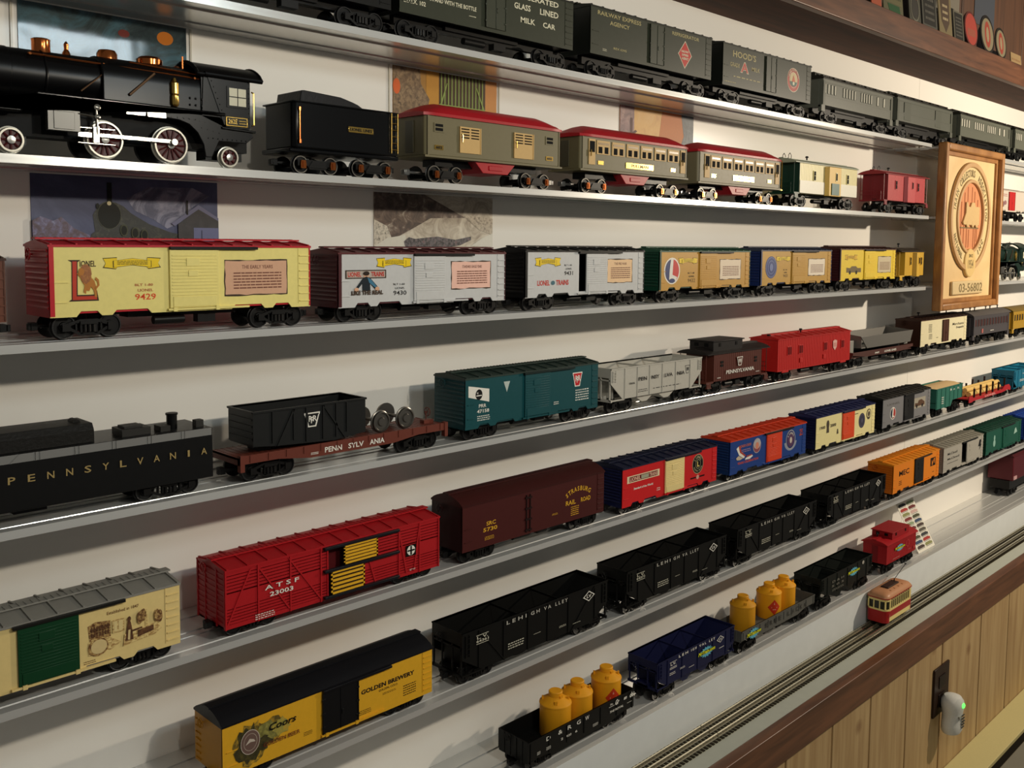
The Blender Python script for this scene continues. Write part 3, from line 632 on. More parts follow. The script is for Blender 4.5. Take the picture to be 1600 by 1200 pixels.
def canister(x, k, zf, label, mark=None, dirty=False, col='#eda41c'):
    t = thing('canister', label, 'canister', (x, .032, Z[k]+zf), 'yellow canisters on the lowest shelf'); R = .0235; m = C(col, .5, bump=.25, scale=90)
    b = MB(); b.lathe([(R-.0005, 0), (R, .001), (R, .0465), (R+.0008, .047), (R+.0006, .0485), (R-.001, .050), (.012, .0565), (.0105, .0575), (.0105, .0640), (.0095, .0650)], (0,0,0), 'z', 36); b.build('shell', m, t)
    for i in range(4):
        a = math.pi/4+i*math.pi/2; l = MB(); cx, cy = .019*math.cos(a), .019*math.sin(a); l.box(-.0014, .0014, -.0022, .0022, .0515, .0580)
        o = l.build('lifting_lug', m, t, (cx, cy, -.0015)); o.rotation_euler = (0, 0, a)
    l = MB(); l.box(-.003, .003, -.0125, -.0100, .0570, .0600); l.build('hatch_latch', m, t)
    if mark:
        # red placard wrapped on the cylinder, turned toward the room
        vs = []; fs = []; n = 8; R2 = R+.0003; hw = .55; a0 = mark
        def pt(u, v, r): a = a0+u*hw; return (r*math.cos(a), r*math.sin(a), .024+v*.015)
        b = MB()
        for i in range(n):
            u0, u1 = -1+2*i/n, -1+2*(i+1)/n
            b.add([pt(u0, -(1-abs(u0)), R2), pt(u1, -(1-abs(u1)), R2), pt(u1, 1-abs(u1), R2), pt(u0, 1-abs(u0), R2)], [(0,1,2,3)])
        b.add([pt(-.45, -.10, R2+.0002), pt(.45, -.10, R2+.0002), pt(.45, .06, R2+.0002), pt(-.45, .06, R2+.0002)], [(0,1,2,3)], 1)
        b.add([pt(-.25, -.34, R2+.0002), pt(.25, -.34, R2+.0002), pt(.25, -.24, R2+.0002), pt(-.25, -.24, R2+.0002)], [(0,1,2,3)], 1)
        b.add([pt(-.1, .35, R2+.0002), pt(.1, .35, R2+.0002), pt(.0, .65, R2+.0002)], [(0,1,2)], 1)
        b.build('placard', [C('#c93a1e', .45), C('#e9a08a', .5)], t)
    return t
def fourth():
    # tender
    c = base('coal_tender', 'long black tender with a silver upper band and spaced gold lettering', 'train tender', 4, .06, .463, .0155, .0665, GR[4]); h = c.h; W = c.hw
    b = MB(); b.box(-h, h, -W, W, .0155, .0665); b.build('tank', C('#131313', .35), c.root, bevel=.0012)
    b = MB(); b.box(-h, h-.002, -W-.0006, -W-.0001, .0590, .0664)
    for i in range(12):
        x = h-.03-i*.034; b.box(x-.0004, x+.0004, -W-.0012, -W-.0006, .0590, .0664); b.box(x-.004, x-.0034, -W-.0012, -W-.0006, .0590, .0664)
    b.prism([(.010, .0590), (.012, .0590), (.020, .0664), (.018, .0664)], -W-.0012, -W-.0006)
    b.build('silver_band', C('#7c7c7a', .5, .2), c.root)
    b = MB(); b.prism([(-.022, .0666), (.022, .0666), (.022, .078), (.018, .084), (-.018, .084), (-.022, .078)], -h, h-.115, 'x'); 
    for i in range(5): b.box(-.03+i*.012-.03, -.03+i*.012-.024, -.0225, -.0220, .076, .0785)
    b.cyl((h-.125, -.006, .083), (h-.125, .006, .083), .004, 10); b.build('coal_bunker', C('#1b1a18', .45, bump=.6, scale=300), c.root, bevel=.001)
    b = MB(); b.cyl((h-.032, -.006, .0666), (h-.032, -.006, .0800), .0052, 14); b.cyl((h-.032, -.006, .0800), (h-.032, -.006, .0818), .006, 14); b.build('water_hatch', BLK, c.root)
    fm_ = C('#2b2a27', .5)
    b = MB(); b.box(h-.088, h-.060, -.020, .004, .0666, .0735); b.box(h-.084, h-.066, -.016, 0, .0735, .0755); b.build('deck_locker', fm_, c.root)
    MB().box(h-.05, h-.040, -.020, -.005, .0666, .072).build('deck_box', fm_, c.root); MB().box(h-.013, h-.005, -.02, -.012, .0666, .0735).build('deck_box', fm_, c.root)
    W_ = c.L; n = 'PENNSYLVANIA'; k = Card(); x0 = h-.190; 
    for i, ch in enumerate(n):
        x = x0+i*.0163; wd = .0062 if ch != 'I' else .0022
        k.text(ch, x-wd/2, x+wd/2, .0405, .0470, C('#a08a58', .45), .012)
    c.card(k, 'lettering'); add_running(c, 'modern', .044, .046, .0105)
    # flatcar
    c = base('flatcar', 'brown flatcar carrying a black hopper body and loose wheels', 'train car', 4, .492, .777, .017, .0315, GR[4]); h = c.h; W = c.hw
    m = C('#6b3428', .45); b = MB(); f = c.fx
    b.box(-h, h, -W, W, .0270, .0290)
    b.prism([(-h, .0315), (h, .0315), (h, .0225), (f(.84), .0225), (f(.70), .0175), (f(.30), .0175), (f(.16), .0225), (-h, .0225)], -W-.0012, -W)
    b.prism([(-h, .0290), (h, .0290), (h, .0225), (-h, .0225)], W-.001, W)
    for i in range(13): b.box(f(.04+i*.0765), f(.04+i*.0765)+.0010, -W-.0020, -W-.0012, .0235, .0310)
    for i in range(40): b.box(-h+.004+i*(c.L-.008)/40, -h+.0045+i*(c.L-.008)/40, -W+.001, W, .0290, .0293)
    for q in (-1, 1): e = q*h; b.box(min(e, e-q*.005), max(e, e-q*.005), -W-.0022, -W+.004, .0145, .0322); b.box(min(e, e-q*.0015), max(e, e-q*.0015), -W, W, .0215, .0295)
    b.build('deck', m, c.root); b = MB(); b.cyl((h-.012, -.004, .029), (h-.012, -.004, .042), .0007, 6); b.box(h-.020, h-.005, -.010, -.002, .029, .0335); b.build('brake_stand', m, c.root); brakewheel(c.root, h-.010, -.004, .0425, m, 1)
    c.gz = lambda g: g; 
    k = Card()
    for s, a, d in (('PENN', .365, .445), ('SYLV', .475, .55), ('ANIA', .58, .655)): k.text(s, f(a), f(d), .0205, .0265, WHT, .02)
    k.bars(f(.30), f(.335), .0205, .0235, 2, WHT, .3, 2); k.build('lettering', c.root, (0, -W-.0014, 0)); add_running(c, 'modern', .040, .042, under=False)
    # hopper body load
    t = thing('toy_hopper_load', 'black open hopper body with a white keystone, riding on the brown flatcar', 'train load', (.583, .032, Z[4]+.0294), GR[4])
    c2 = Car(); c2.root = t; L = .145; hh = L/2; c2.fx = lambda q: -hh+q*L; c2.gz = lambda g: .008+g*(.0455-.008); c2.k = 4; c2.hw = .026; c2.card = lambda k_, name='emblem', y=None: k_.build(name, t, (0, -.0262, 0))
    m = C('#1e1f1f', .42); b = MB(); Wd = .026; x_ = c2.fx
    b.prism([(-hh, .0455), (hh, .0455), (hh, .006), (x_(.72), .002), (x_(.2), .006), (-hh, .009)], -Wd, -Wd+.0014); b.prism([(-hh, .0455), (hh, .0455), (hh, .006), (x_(.72), .002), (x_(.2), .006), (-hh, .009)], Wd-.0014, Wd)
    for q in (-1, 1):
        e = q*hh; b.box(min(e, e-q*.0014), max(e, e-q*.0014), -Wd+.0014, Wd-.0014, .009, .0455)
        for i in range(4): b.box(min(e, e+q*.0008), max(e, e+q*.0008), -Wd+.002, Wd-.002, .015+i*.007, .017+i*.007)
    b.box(-hh-.001, hh+.001, -Wd-.0015, -Wd+.0014, .0440, .0460); b.box(-hh-.001, hh+.001, Wd-.0014, Wd+.0015, .0440, .0460); b.box(-hh-.0015, -hh+.0014, -Wd, Wd, .0440, .0460); b.box(hh-.0014, hh+.0015, -Wd, Wd, .0440, .0460)
    b.box(-hh+.001, hh-.001, -Wd+.001, Wd-.001, .008, .0095); b.prism([(x_(.40), .0095), (x_(.60), .0095), (x_(.5), .036)], -Wd+.0014, Wd-.0014)
    b.build('body', m, t)
    for (a, z0, d, z1) in ((.20, .006, .34, .044), (.60, .044, .80, .004), (.34, .044, .34, .010), (.60, .044, .60, .006), (.45, .044, .45, .006), (.72, .044, .72, .006), (.82, .044, .82, .01), (.16, .044, .16, .010)):
        MB().prism([(x_(a)-.0011, z0), (x_(a)+.0011, z0), (x_(d)+.0011, z1), (x_(d)-.0011, z1)], -Wd-.0014, -Wd).build('side_brace', m, t)
    MB().box(-hh*.8, -hh*.6, -.012, .012, 0, .008).build('support', BLK, t); MB().box(hh*.5, hh*.7, -.012, .012, 0, .008).build('support', BLK, t)
    keystone(c2, .43, .57, .35, .78, C('#1e1f1f', .4), WHT)
    for i, x in enumerate((.682, .719)):
        t = thing('loose_wheelset', ('steel wheel and axle pair on the brown flatcar, nearer the black hopper body', 'steel wheel and axle pair on the brown flatcar, nearer the teal boxcar')[i], 'wheels', (x, .032, Z[4]+.0294), 'loose wheels on the brown flatcar')
        st = C('#77736c', .28, .85)
        MB().cyl((0, -.021, .0135), (0, .021, .0135), .0022, 10).build('axle', st, t)
        for s in (-1, 1):
            q = MB(); q.lathe([(.002, s*.023), (.0045, s*.023), (.0055, s*.0212), (.0095, s*.0212), (.0105, s*.0228), (.0120, s*.0226), (.0122, s*.0195), (.0135, s*.0190), (.0135, s*.0178), (.002, s*.0178)], (0, 0, .0135), 'y', 32); q.build('wheel', st, t)
    # teal boxcar
    c = boxcar(4, .808, 1.070, .0165, .082, '#0f3d42', '#124a4f', '#2b3a34', 'dark teal boxcar with a red keystone and white slanted panel', rail=(.40, .79), railcol='#1d2a28')
    k = Card(); x, z = c.fx, c.gz; k.poly([(x(.02), z(.86)), (x(.16), z(.76)), (x(.16), z(.50)), (x(.02), z(.64))], WHT); k.ell(x(.09), z(.67), .0060, .0068, DK); k.rect(x(.072), x(.108), z(.64), z(.66), WHT); k.text('WE', x(.074), x(.085), z(.68), z(.72), WHT); c.card(k, 'slogan_panel')
    c.text('PRR', .09, .14, .405, .475, WHT); c.text('47158', .078, .16, .30, .37, WHT, bold=.02); c.bars(.08, .165, .14, .26, 3, WHT)
    k = Card(); k.poly([(x(.26), z(.86)), (x(.305), z(.86)), (x(.283), z(.64))], C('#b8c4be', .5)); c.card(k)
    keystone(c, .785, .865, .54, .85, C('#c8242c', .4), WHT); c.bars(.81, .92, .22, .49, 5, WHT, seed=4); c.text('LD', .825, .85, .60, .64, WHT); c.bars(.63, .67, .22, .30, 2, WHT, y=-.0312)
    # silver hopper
    c = hopper(4, 1.100, 1.338, .022, .0700, '#bdb9ae', 'pale grey open hopper with dark lettering between teal boxcar and brown caboose', ribs=(.14, .27, .40, .54, .69, .86), cut=.52)
    n_ = C('#2a2826', .5)
    for s, a, d in (('PEN', .275, .365), ('NSY', .415, .50), ('LVA', .56, .65), ('NIA', .70, .79)): c.text(s, a, d, .50, .62, n_, bold=.02)
    c.ty = c.hw
    keystone(c, .80, .855, .50, .78, C('#bdb9ae', .4), n_); c.text('18606', .185, .245, .42, .49, n_); c.bars(.28, .38, .12, .24, 2, n_); c.bars(.44, .75, .16, .22, 1, n_)
    # brown caboose
    c = caboose(4, 1.378, 1.532, .0235, .0705, '#5a2c22', '#24201e', 'dark brown caboose with black cupola and a white keystone', cupola=(.02, .62), windows=(), platform=.022, cupc='#211d1c')
    x = c.fx
    for a in (.155, .865):
        for g in (.56, .68):
            MB().box(x(a)-.0042, x(a)+.0042, -c.hw+.0010, -c.hw+.0016, c.gz(g)-.002, c.gz(g)+.002).build('window', VOID, c.root)
    k = keystone(c, .45, .57, .47, .80, C('#5a2c22', .4), WHT); c.text('PENNSYLVANIA', .23, .82, .22, .36, WHT, bold=.02); c.bars(.05, .12, .10, .17, 1, WHT); c.bars(.86, .94, .12, .18, 1, WHT)
    # red bay/transfer caboose
    c = base('bunk_car', 'bright red work car with windows and a white shield emblem', 'train car', 4, 1.588, 1.881, .0215, .081, GR[4]); h = c.h; W = c.hw; m = C('#c32420', .38); f = c.fx
    b = MB(); b.box(-h, h, -W+.001, W-.001, .0215, .081)
    for i in range(44): b.box(-h+i*c.L/44, -h+i*c.L/44+.0005, -W+.0005, -W+.0012, .023, .080)
    for q in (.1, .9): b.box(f(q)-.012, f(q)+.012, -W+.0005, -W+.002, .0185, .022)
    b.build('body', m, c.root); R = MB(); R.prism([(-W-.001, .0805), (-W-.001, .082), (-.006, .0875), (.006, .0875), (W+.001, .082), (W+.001, .0805)], -h-.002, h+.002, 'x'); R.box(-h-.002, h+.002, -.005, .005, .0875, .0895)
    for i in range(12): R.prism([(-W-.001, .082), (-W-.001, .083), (-.006, .0883), (-.006, .0873)], -h+i*c.L/11.3, -h+i*c.L/11.3+.001, 'x')
    R.build('roof', m, c.root)
    for a, d, g0, g1 in ((.12, .165, .50, .74), (.27, .315, .50, .74), (.61, .65, .48, .72), (.86, .90, .48, .72)):
        b = MB(); b.box(f(a)-.0015, f(d)+.0015, -W-.0003, -W+.001, c.gz(g0)-.0015, c.gz(g1)+.0015, 0); b.box(f(a), f(d), -W-.0006, -W-.0003, c.gz(g0), c.gz(g1), 1); b.box((f(a)+f(d))/2-.0004, (f(a)+f(d))/2+.0004, -W-.0010, -W-.0006, c.gz(g0), c.gz(g1), 0); b.build('window', [m, C('#6a1210', .2)], c.root)
    k = Card(); x, z = c.fx, c.gz; k.poly([(x(.735), z(.74)), (x(.765), z(.78)), (x(.795), z(.74)), (x(.79), z(.52)), (x(.765), z(.42)), (x(.74), z(.52))], C('#e4b4a8', .4)); k.bars(x(.745), x(.785), z(.54), z(.68), 3, C('#c04038', .5)); c.card(k)
    s = MB(); s.cyl((f(.42), -.008, .084), (f(.42), -.008, .0915), .0014, 8); s.cyl((f(.42), -.008, .0915), (f(.42), -.008, .0945), .0036, 10, 0, .0026); s.build('smokestack', DK, c.root)
    s = MB(); s.cyl((f(.01), -.008, .084), (f(.01), -.008, .0875), .0014, 8); s.cyl((f(.01), -.008, .0875), (f(.01), -.008, .0900), .0042, 10, 0, .003); s.build('smokestack', DK, c.root)
    for i in (.30, .62): MB().box(f(i)-.006, f(i)+.006, -W-.001, -W+.0004, c.gz(.2), c.gz(.34)).build('tool_box', m, c.root)
    MB().box(h-.002, h+.006, -W+.004, W-.004, .0215, .0235).build('end_sill', m, c.root)
    add_running(c)
    # dump car
    c = base('dump_car', 'brown flatcar with a tilting grey dump bin', 'train car', 4, 1.895, 2.198, .030, .055, GR[4]); h = c.h; W = c.hw; f = c.fx
    b = MB(); b.box(-h, h, -W+.004, W-.004, .0215, .0235); b.prism([(-h, .034), (h, .034), (h, .028), (f(.8), .022), (f(.2), .022), (-h, .028)], -W, -W+.002); b.prism([(-h, .034), (h, .034), (h, .022), (-h, .022)], W-.002, W); b.box(-h, -h+.002, -W+.002, W-.002, .0235, .034); b.build('frame', C('#4f2a22', .45), c.root)
    b = MB(); b.prism([(f(.20), .040), (f(.93), .040), (f(.98), .066), (f(.10), .066)], -W-.002, -W); b.prism([(-W, .040), (W-.006, .036), (W, .070), (W-.002, .070), (W-.008, .038), (-W, .042)], f(.12), f(.95), 'x')
    for q in (f(.12), f(.95)): b.prism([(-W, .040), (W-.006, .036), (W, .072), (-W, .066)], q, q+.002, 'x')
    b.build('dump_bin', C('#6d6a64', .4, .3), c.root, bevel=.0004)
    MB().box(f(.02), f(.075), -.020, .014, .0236, .058).build('cab_box', C('#9a9890', .4, .2), c.root, bevel=.0008)
    MB().box(f(.90), f(.96), -.022, -.006, .0345, .041).build('latch_box', C('#9a9890', .4, .2), c.root)
    k = Card(); k.text('LIONEL LINES', f(.50), f(.70), .0250, .0295, WHT, .02); k.text('3469', f(.34), f(.41), .0250, .0290, WHT, .02); k.build('lettering', c.root, (0, -W-.0002, 0)); add_running(c)
    # cream reefer
    c = boxcar(4, 2.240, 2.528, .022, .0835, '#33190f', '#e4dab4', '#3b241a', 'cream refrigerator car with a dark brown door and roof, below the wooden plaque', dcol='#4a2a1c', dpos=(.45, .57), plug=True, skirt=True, ribs=False, name='refrigerator_car')
    n_ = C('#2a2420', .5); c.bars(.16, .23, .50, .84, 6, n_, seed=9); c.bars(.17, .24, .24, .46, 4, n_); c.text('Merchants', .67, .93, .66, .76, n_, shear=.3); c.text('Despatch', .76, .93, .50, .60, n_, bold=.03); c.bars(.33, .37, .25, .30, 1, n_)
    for q in (.2, .8):
        s = MB(); s.cyl((c.fx(q), 0, .090), (c.fx(q), 0, .097), .0014, 8); s.cyl((c.fx(q), 0, .097), (c.fx(q), 0, .0995), .0040, 10, 0, .003); s.build('vent', DK, c.root)
    # old time coach
    c = passenger(4, 2.578, 2.855, .027, .0775, '#4a4648', '#55504e', 'dark grey open platform coach right of the cream refrigerator car', n=12, plain=True, pc='#4a2a26')
    c.text('1', .22, .26, .08, .30, C('#a86058', .5)); c.bars(.45, .55, .12, .20, 1, WHT)
    for q in (.02, .2, .32, .62, .74, .95):
        s = MB(); s.cyl((c.fx(q), 0, .088), (c.fx(q), 0, .0945), .0014, 8); s.cyl((c.fx(q), 0, .0945), (c.fx(q), 0, .0965), .0032, 10, 0, .0022); s.build('vent', DK, c.root)
    passenger(4, 2.882, 3.16, .027, .0765, '#a8842c', '#7a6226', 'mustard passenger car at the right edge of the fourth shelf', n=12, plain=True)
def passenger(k, x0, x1, zb, zt, col, roofc, label, n=12, plain=False, pc='#26221c', kind='modern', clere=False, vest=True, wins=None, pale_panes=False, group=None, baggage=False):
    c = base('passenger_car', label, 'train car', k, x0, x1, zb, zt, group or GR[k]); h = c.h; W = c.hw; f = c.fx; m = C(col, .36)
    b = MB(); b.box(-h+.004, h-.004, -W+.002, W-.002, zb, zt); b.box(-h+.004, h-.004, -W+.0010, -W+.002, zb, zb+(zt-zb)*.38); b.box(-h+.004, h-.004, -W+.0010, -W+.002, zt-.007, zt)
    b.box(-h+.004, h-.004, -W+.0006, -W+.0010, zb+(zt-zb)*.38-.001, zb+(zt-zb)*.38+.0006)
    for q in (-1, 1):
        e = q*h; b.box(min(e, e-q*.0045), max(e, e-q*.0045), -W+.009, W-.009, zb, zt-.003)
        b.box(min(e, e-q*.018), max(e, e-q*.018), -W+.004, W-.004, zb-.004, zb)
    b.build('body', m, c.root)
    pane = C('#d6d2c4', .15) if pale_panes else C(pc, .12)  # flag picks a pale pane colour instead of the dark one
    if baggage:
        for a in (.18, .72):
            MB().box(f(a)-.017, f(a)+.017, -W+.0004, -W+.0020, zb+.004, zt-.008).build('baggage_door', C(col, .32), c.root, bevel=.0004)
    else:
        lst = wins or [(.07+.86*i/(n-1), .018) for i in range(n)]
        for a, wd in lst:
            z0, z1 = zb+(zt-zb)*.46, zb+(zt-zb)*.80; x = f(a); q = wd*c.L
            w_ = MB(); w_.box(x-q-.0006, x+q+.0006, -W+.0008, -W+.0021, z0-.0008, z0, 0); w_.box(x-q-.0006, x+q+.0006, -W+.0008, -W+.0021, z1, z1+.0008, 0)
            w_.box(x-q-.0006, x-q, -W+.0008, -W+.0021, z0, z1, 0); w_.box(x+q, x+q+.0006, -W+.0008, -W+.0021, z0, z1, 0); w_.box(x-q, x+q, -W+.0012, -W+.0021, z0, z1, 1)
            w_.build('window', [m, pane], c.root)
    R = MB(); nn = 12; H = .010; W2 = W+.001
    if clere:
        R.prism([(-W2, zt-.0004), (-W2, zt+.001), (-W+.006, zt+.0055), (-.013, zt+.0070), (-.013, zt+.0115), (-.010, zt+.0135), (.010, zt+.0135), (.013, zt+.0115), (.013, zt+.0070), (W-.006, zt+.0055), (W2, zt+.001), (W2, zt-.0004)], -h+.001, h-.001, 'x')
        for i in range(18):
            x = -h+.010+i*(c.L-.020)/17; R.box(x-.0035, x+.0035, -.0142, -.0131, zt+.0082, zt+.0108)
        for i in range(7):
            x = -h+.02+i*(c.L-.04)/6; R.box(x-.004, x+.004, -.022, -.016, zt+.0060, zt+.0092)
    else:
        R.prism([(-W2, zt-.0004)]+[(-W2+2*W2*i/nn, zt+.001+H*math.sin(math.pi*i/nn)**.75) for i in range(nn+1)]+[(W2, zt-.0004)], -h-.004, h+.004, 'x')
    R.build('roof', C(roofc, .4), c.root)
    for q in (-1, 1): MB().box(min(q*(h-.0045), q*(h-.013)), max(q*(h-.0045), q*(h-.013)), -W+.0004, -W+.0010, zb+.001, zt-.004).build('vestibule_door', C(col, .3), c.root)
    for q in (-1, 1): MB().box(min(q*h, q*(h-.014)), max(q*h, q*(h-.014)), -W+.001, -W+.008, zb-.012, zb-.0001).build('step', m, c.root)
    add_running(c, kind, .046, .044)
    return c
# ---- first shelf
def reefer1(x0, x1, zb, zt, label, col='#35382c'):
    return boxcar(1, x0, x1, zb, zt, '#1a1c18', col, '#23241f', label, dcol='#3a3d31', dpos=(.45, .565), plug=True, skirt=False, ribs=False, name='refrigerator_car', ladder=True)
def first():
    boxcar(1, .395, .690, .027, .094, '#121212', '#151513', '#141414', 'black freight car at the top left, only its lower half in view', dpos=(.45, .565), plug=True, skirt=False, ribs=False)
    tx = C('#d9d3b8', .5); ol = C('#a99c6c', .5)
    c = reefer1(.702, 1.004, .028, .092, 'dark green milk car with white lettering and an oval sign, top left')
    k = Card(); x, z = c.fx, c.gz; k.ell(x(.27), z(.78), .052, .0165, tx); k.ell(x(.27), z(.78), .0505, .0150, BLK); k.text("WHITE MILK", x(.13), x(.40), z(.70), z(.84), tx, .02); c.card(k)
    c.text('PASTEURIZED IN AND WITH THE BOTTLE', .02, .40, .32, .40, tx, bold=.015); c.text('E.D.I.X. 102', .02, .13, .19, .27, tx, bold=.015); c.bars(.36, .40, .20, .23, 1, tx)
    c.text('REFRIGERATED', .57, .90, .80, .91, tx, bold=.02); c.text('GLASS', .62, .72, .58, .70, tx, bold=.02); c.text('LINED', .78, .90, .58, .70, tx, bold=.02); c.text('MILK', .66, .75, .33, .44, tx, bold=.02); c.text('CAR', .80, .88, .33, .44, tx, bold=.02)
    c = reefer1(1.041, 1.344, .0305, .0965, 'dark green express refrigerator car with a red diamond emblem')
    c.text('RAILWAY EXPRESS', .05, .38, .84, .93, ol, bold=.015); c.text('AGENCY', .14, .29, .68, .77, ol, bold=.015); c.text('REFRIGERATOR', .64, .88, .84, .92, ol, bold=.015); c.text('REX 6395', .17, .27, .18, .23, ol); c.bars(.09, .12, .10, .16, 2, tx)
    k = Card(); x, z = c.fx, c.gz; cx, cz = x(.755), z(.45); a, b_ = .0185, .0215
    for s, m in ((1, tx), (.92, C('#b8231c', .4))): k.poly([(cx, cz-b_*s), (cx+a*s, cz), (cx, cz+b_*s), (cx-a*s, cz)], m)
    k.text('RAILWAY', cx-.010, cx+.010, cz+.0030, cz+.0065, tx, .03); k.text('EXPRESS', cx-.0085, cx+.0085, cz-.0022, cz+.0010, tx, .03); k.text('AGENCY', cx-.009, cx+.009, cz-.0080, cz-.0040, tx, .03); c.card(k)
    c = reefer1(1.378, 1.677, .0285, .0965, 'dark green milk car with a red letter A and a round red seal')
    c.text("HOOD'S", .10, .345, .72, .88, ol, bold=.02); c.text('GRADE', .075, .17, .48, .58, ol); c.text('MILK', .30, .39, .48, .58, ol); k = Card(); x, z = c.fx, c.gz
    k.text('A', x(.18), x(.27), z(.38), z(.65), tx, .04); k.text('A', x(.186), x(.264), z(.395), z(.635), C('#b32a20', .4), .02); c.card(k); c.bars(.11, .41, .23, .29, 1, ol); c.bars(.02, .14, .08, .12, 1, ol)
    k = Card(); cx, cz = x(.78), z(.52); k.ell(cx, cz, .0225, .0215, tx); k.ell(cx, cz, .0215, .0205, C('#a82a1e', .4)); k.ring(cx, cz, .0150, .0142, .0008, tx); k.ell(cx, cz+.001, .0135, .0125, C('#c9b487', .4)); k.ell(cx, cz-.003, .013, .0085, C('#2f5a50', .4), a0=3.14, a1=6.28); k.poly([(cx-.006, cz-.003), (cx, cz+.009), (cx+.006, cz-.003)], C('#c0542c', .4)); k.ell(cx, cz-.006, .0035, .0032, tx)
    k.arc('NORTHERN PACIFIC RAILWAY', cx, cz, .0178, .0035, 2.9, .24, tx, 1.04); c.card(k)
    wl = [(.045+.042*i, .009) for i in range(4)]+[(.285+.038*i, .0085) for i in range(5)]+[(.53+.035*i, .008) for i in range(5)]+[(.765, .011), (.86, .011)]
    c = passenger(1, 1.724, 2.044, .033, .083, '#64655a', '#22211b', 'olive grey coach with pale windows, first passenger car on the topmost shelf', wins=wl, clere=True, pale_panes=True)
    passenger(1, 2.060, 2.380, .036, .086, '#5b5d53', '#22211b', 'olive grey baggage car without windows on the topmost shelf', clere=True, baggage=True)
    passenger(1, 2.424, 2.790, .034, .086, '#606257', '#22211b', 'olive grey coach with pale windows, above the wooden plaque', wins=wl, clere=True, pale_panes=True)
    passenger(1, 2.822, 3.150, .034, .086, '#606257', '#22211b', 'olive grey coach cut off by the right edge of the photo, topmost shelf', wins=wl, clere=True, pale_panes=True)
# ---- second shelf : tinplate
def spoked(root, x, z, r, y, name, tyre, hub, spokes, n=12):
    t = MB(); R = r
    t.lathe([(R-.0022, y+.0010), (R-.0020, y-.0010), (R-.0004, y-.0010), (R, y), (R, y+.0035), (R+.0012, y+.0037), (R+.0012, y+.0048), (R-.0028, y+.0048)], (x, 0, z), 'y', 36, 0, ring=True)
    t.lathe([(.0002, y+.0016), (R-.0025, y+.0016), (R-.0025, y+.0030), (.0002, y+.0030)], (x, 0, z), 'y', 30, 1)
    for i in range(n):
        a = 2*math.pi*i/n; t.cyl((x+.003*math.cos(a), y+.0009, z+.003*math.sin(a)), (x+(R-.0026)*math.cos(a), y+.0009, z+(R-.0026)*math.sin(a)), .0009, 6, 1)
    t.lathe([(.0003, y-.0016), (.0035, y-.0012), (.0042, y+.0012), (.0003, y+.0014)], (x, 0, z), 'y', 16, 2)
    return t.build(name, [tyre, spokes, hub], root)
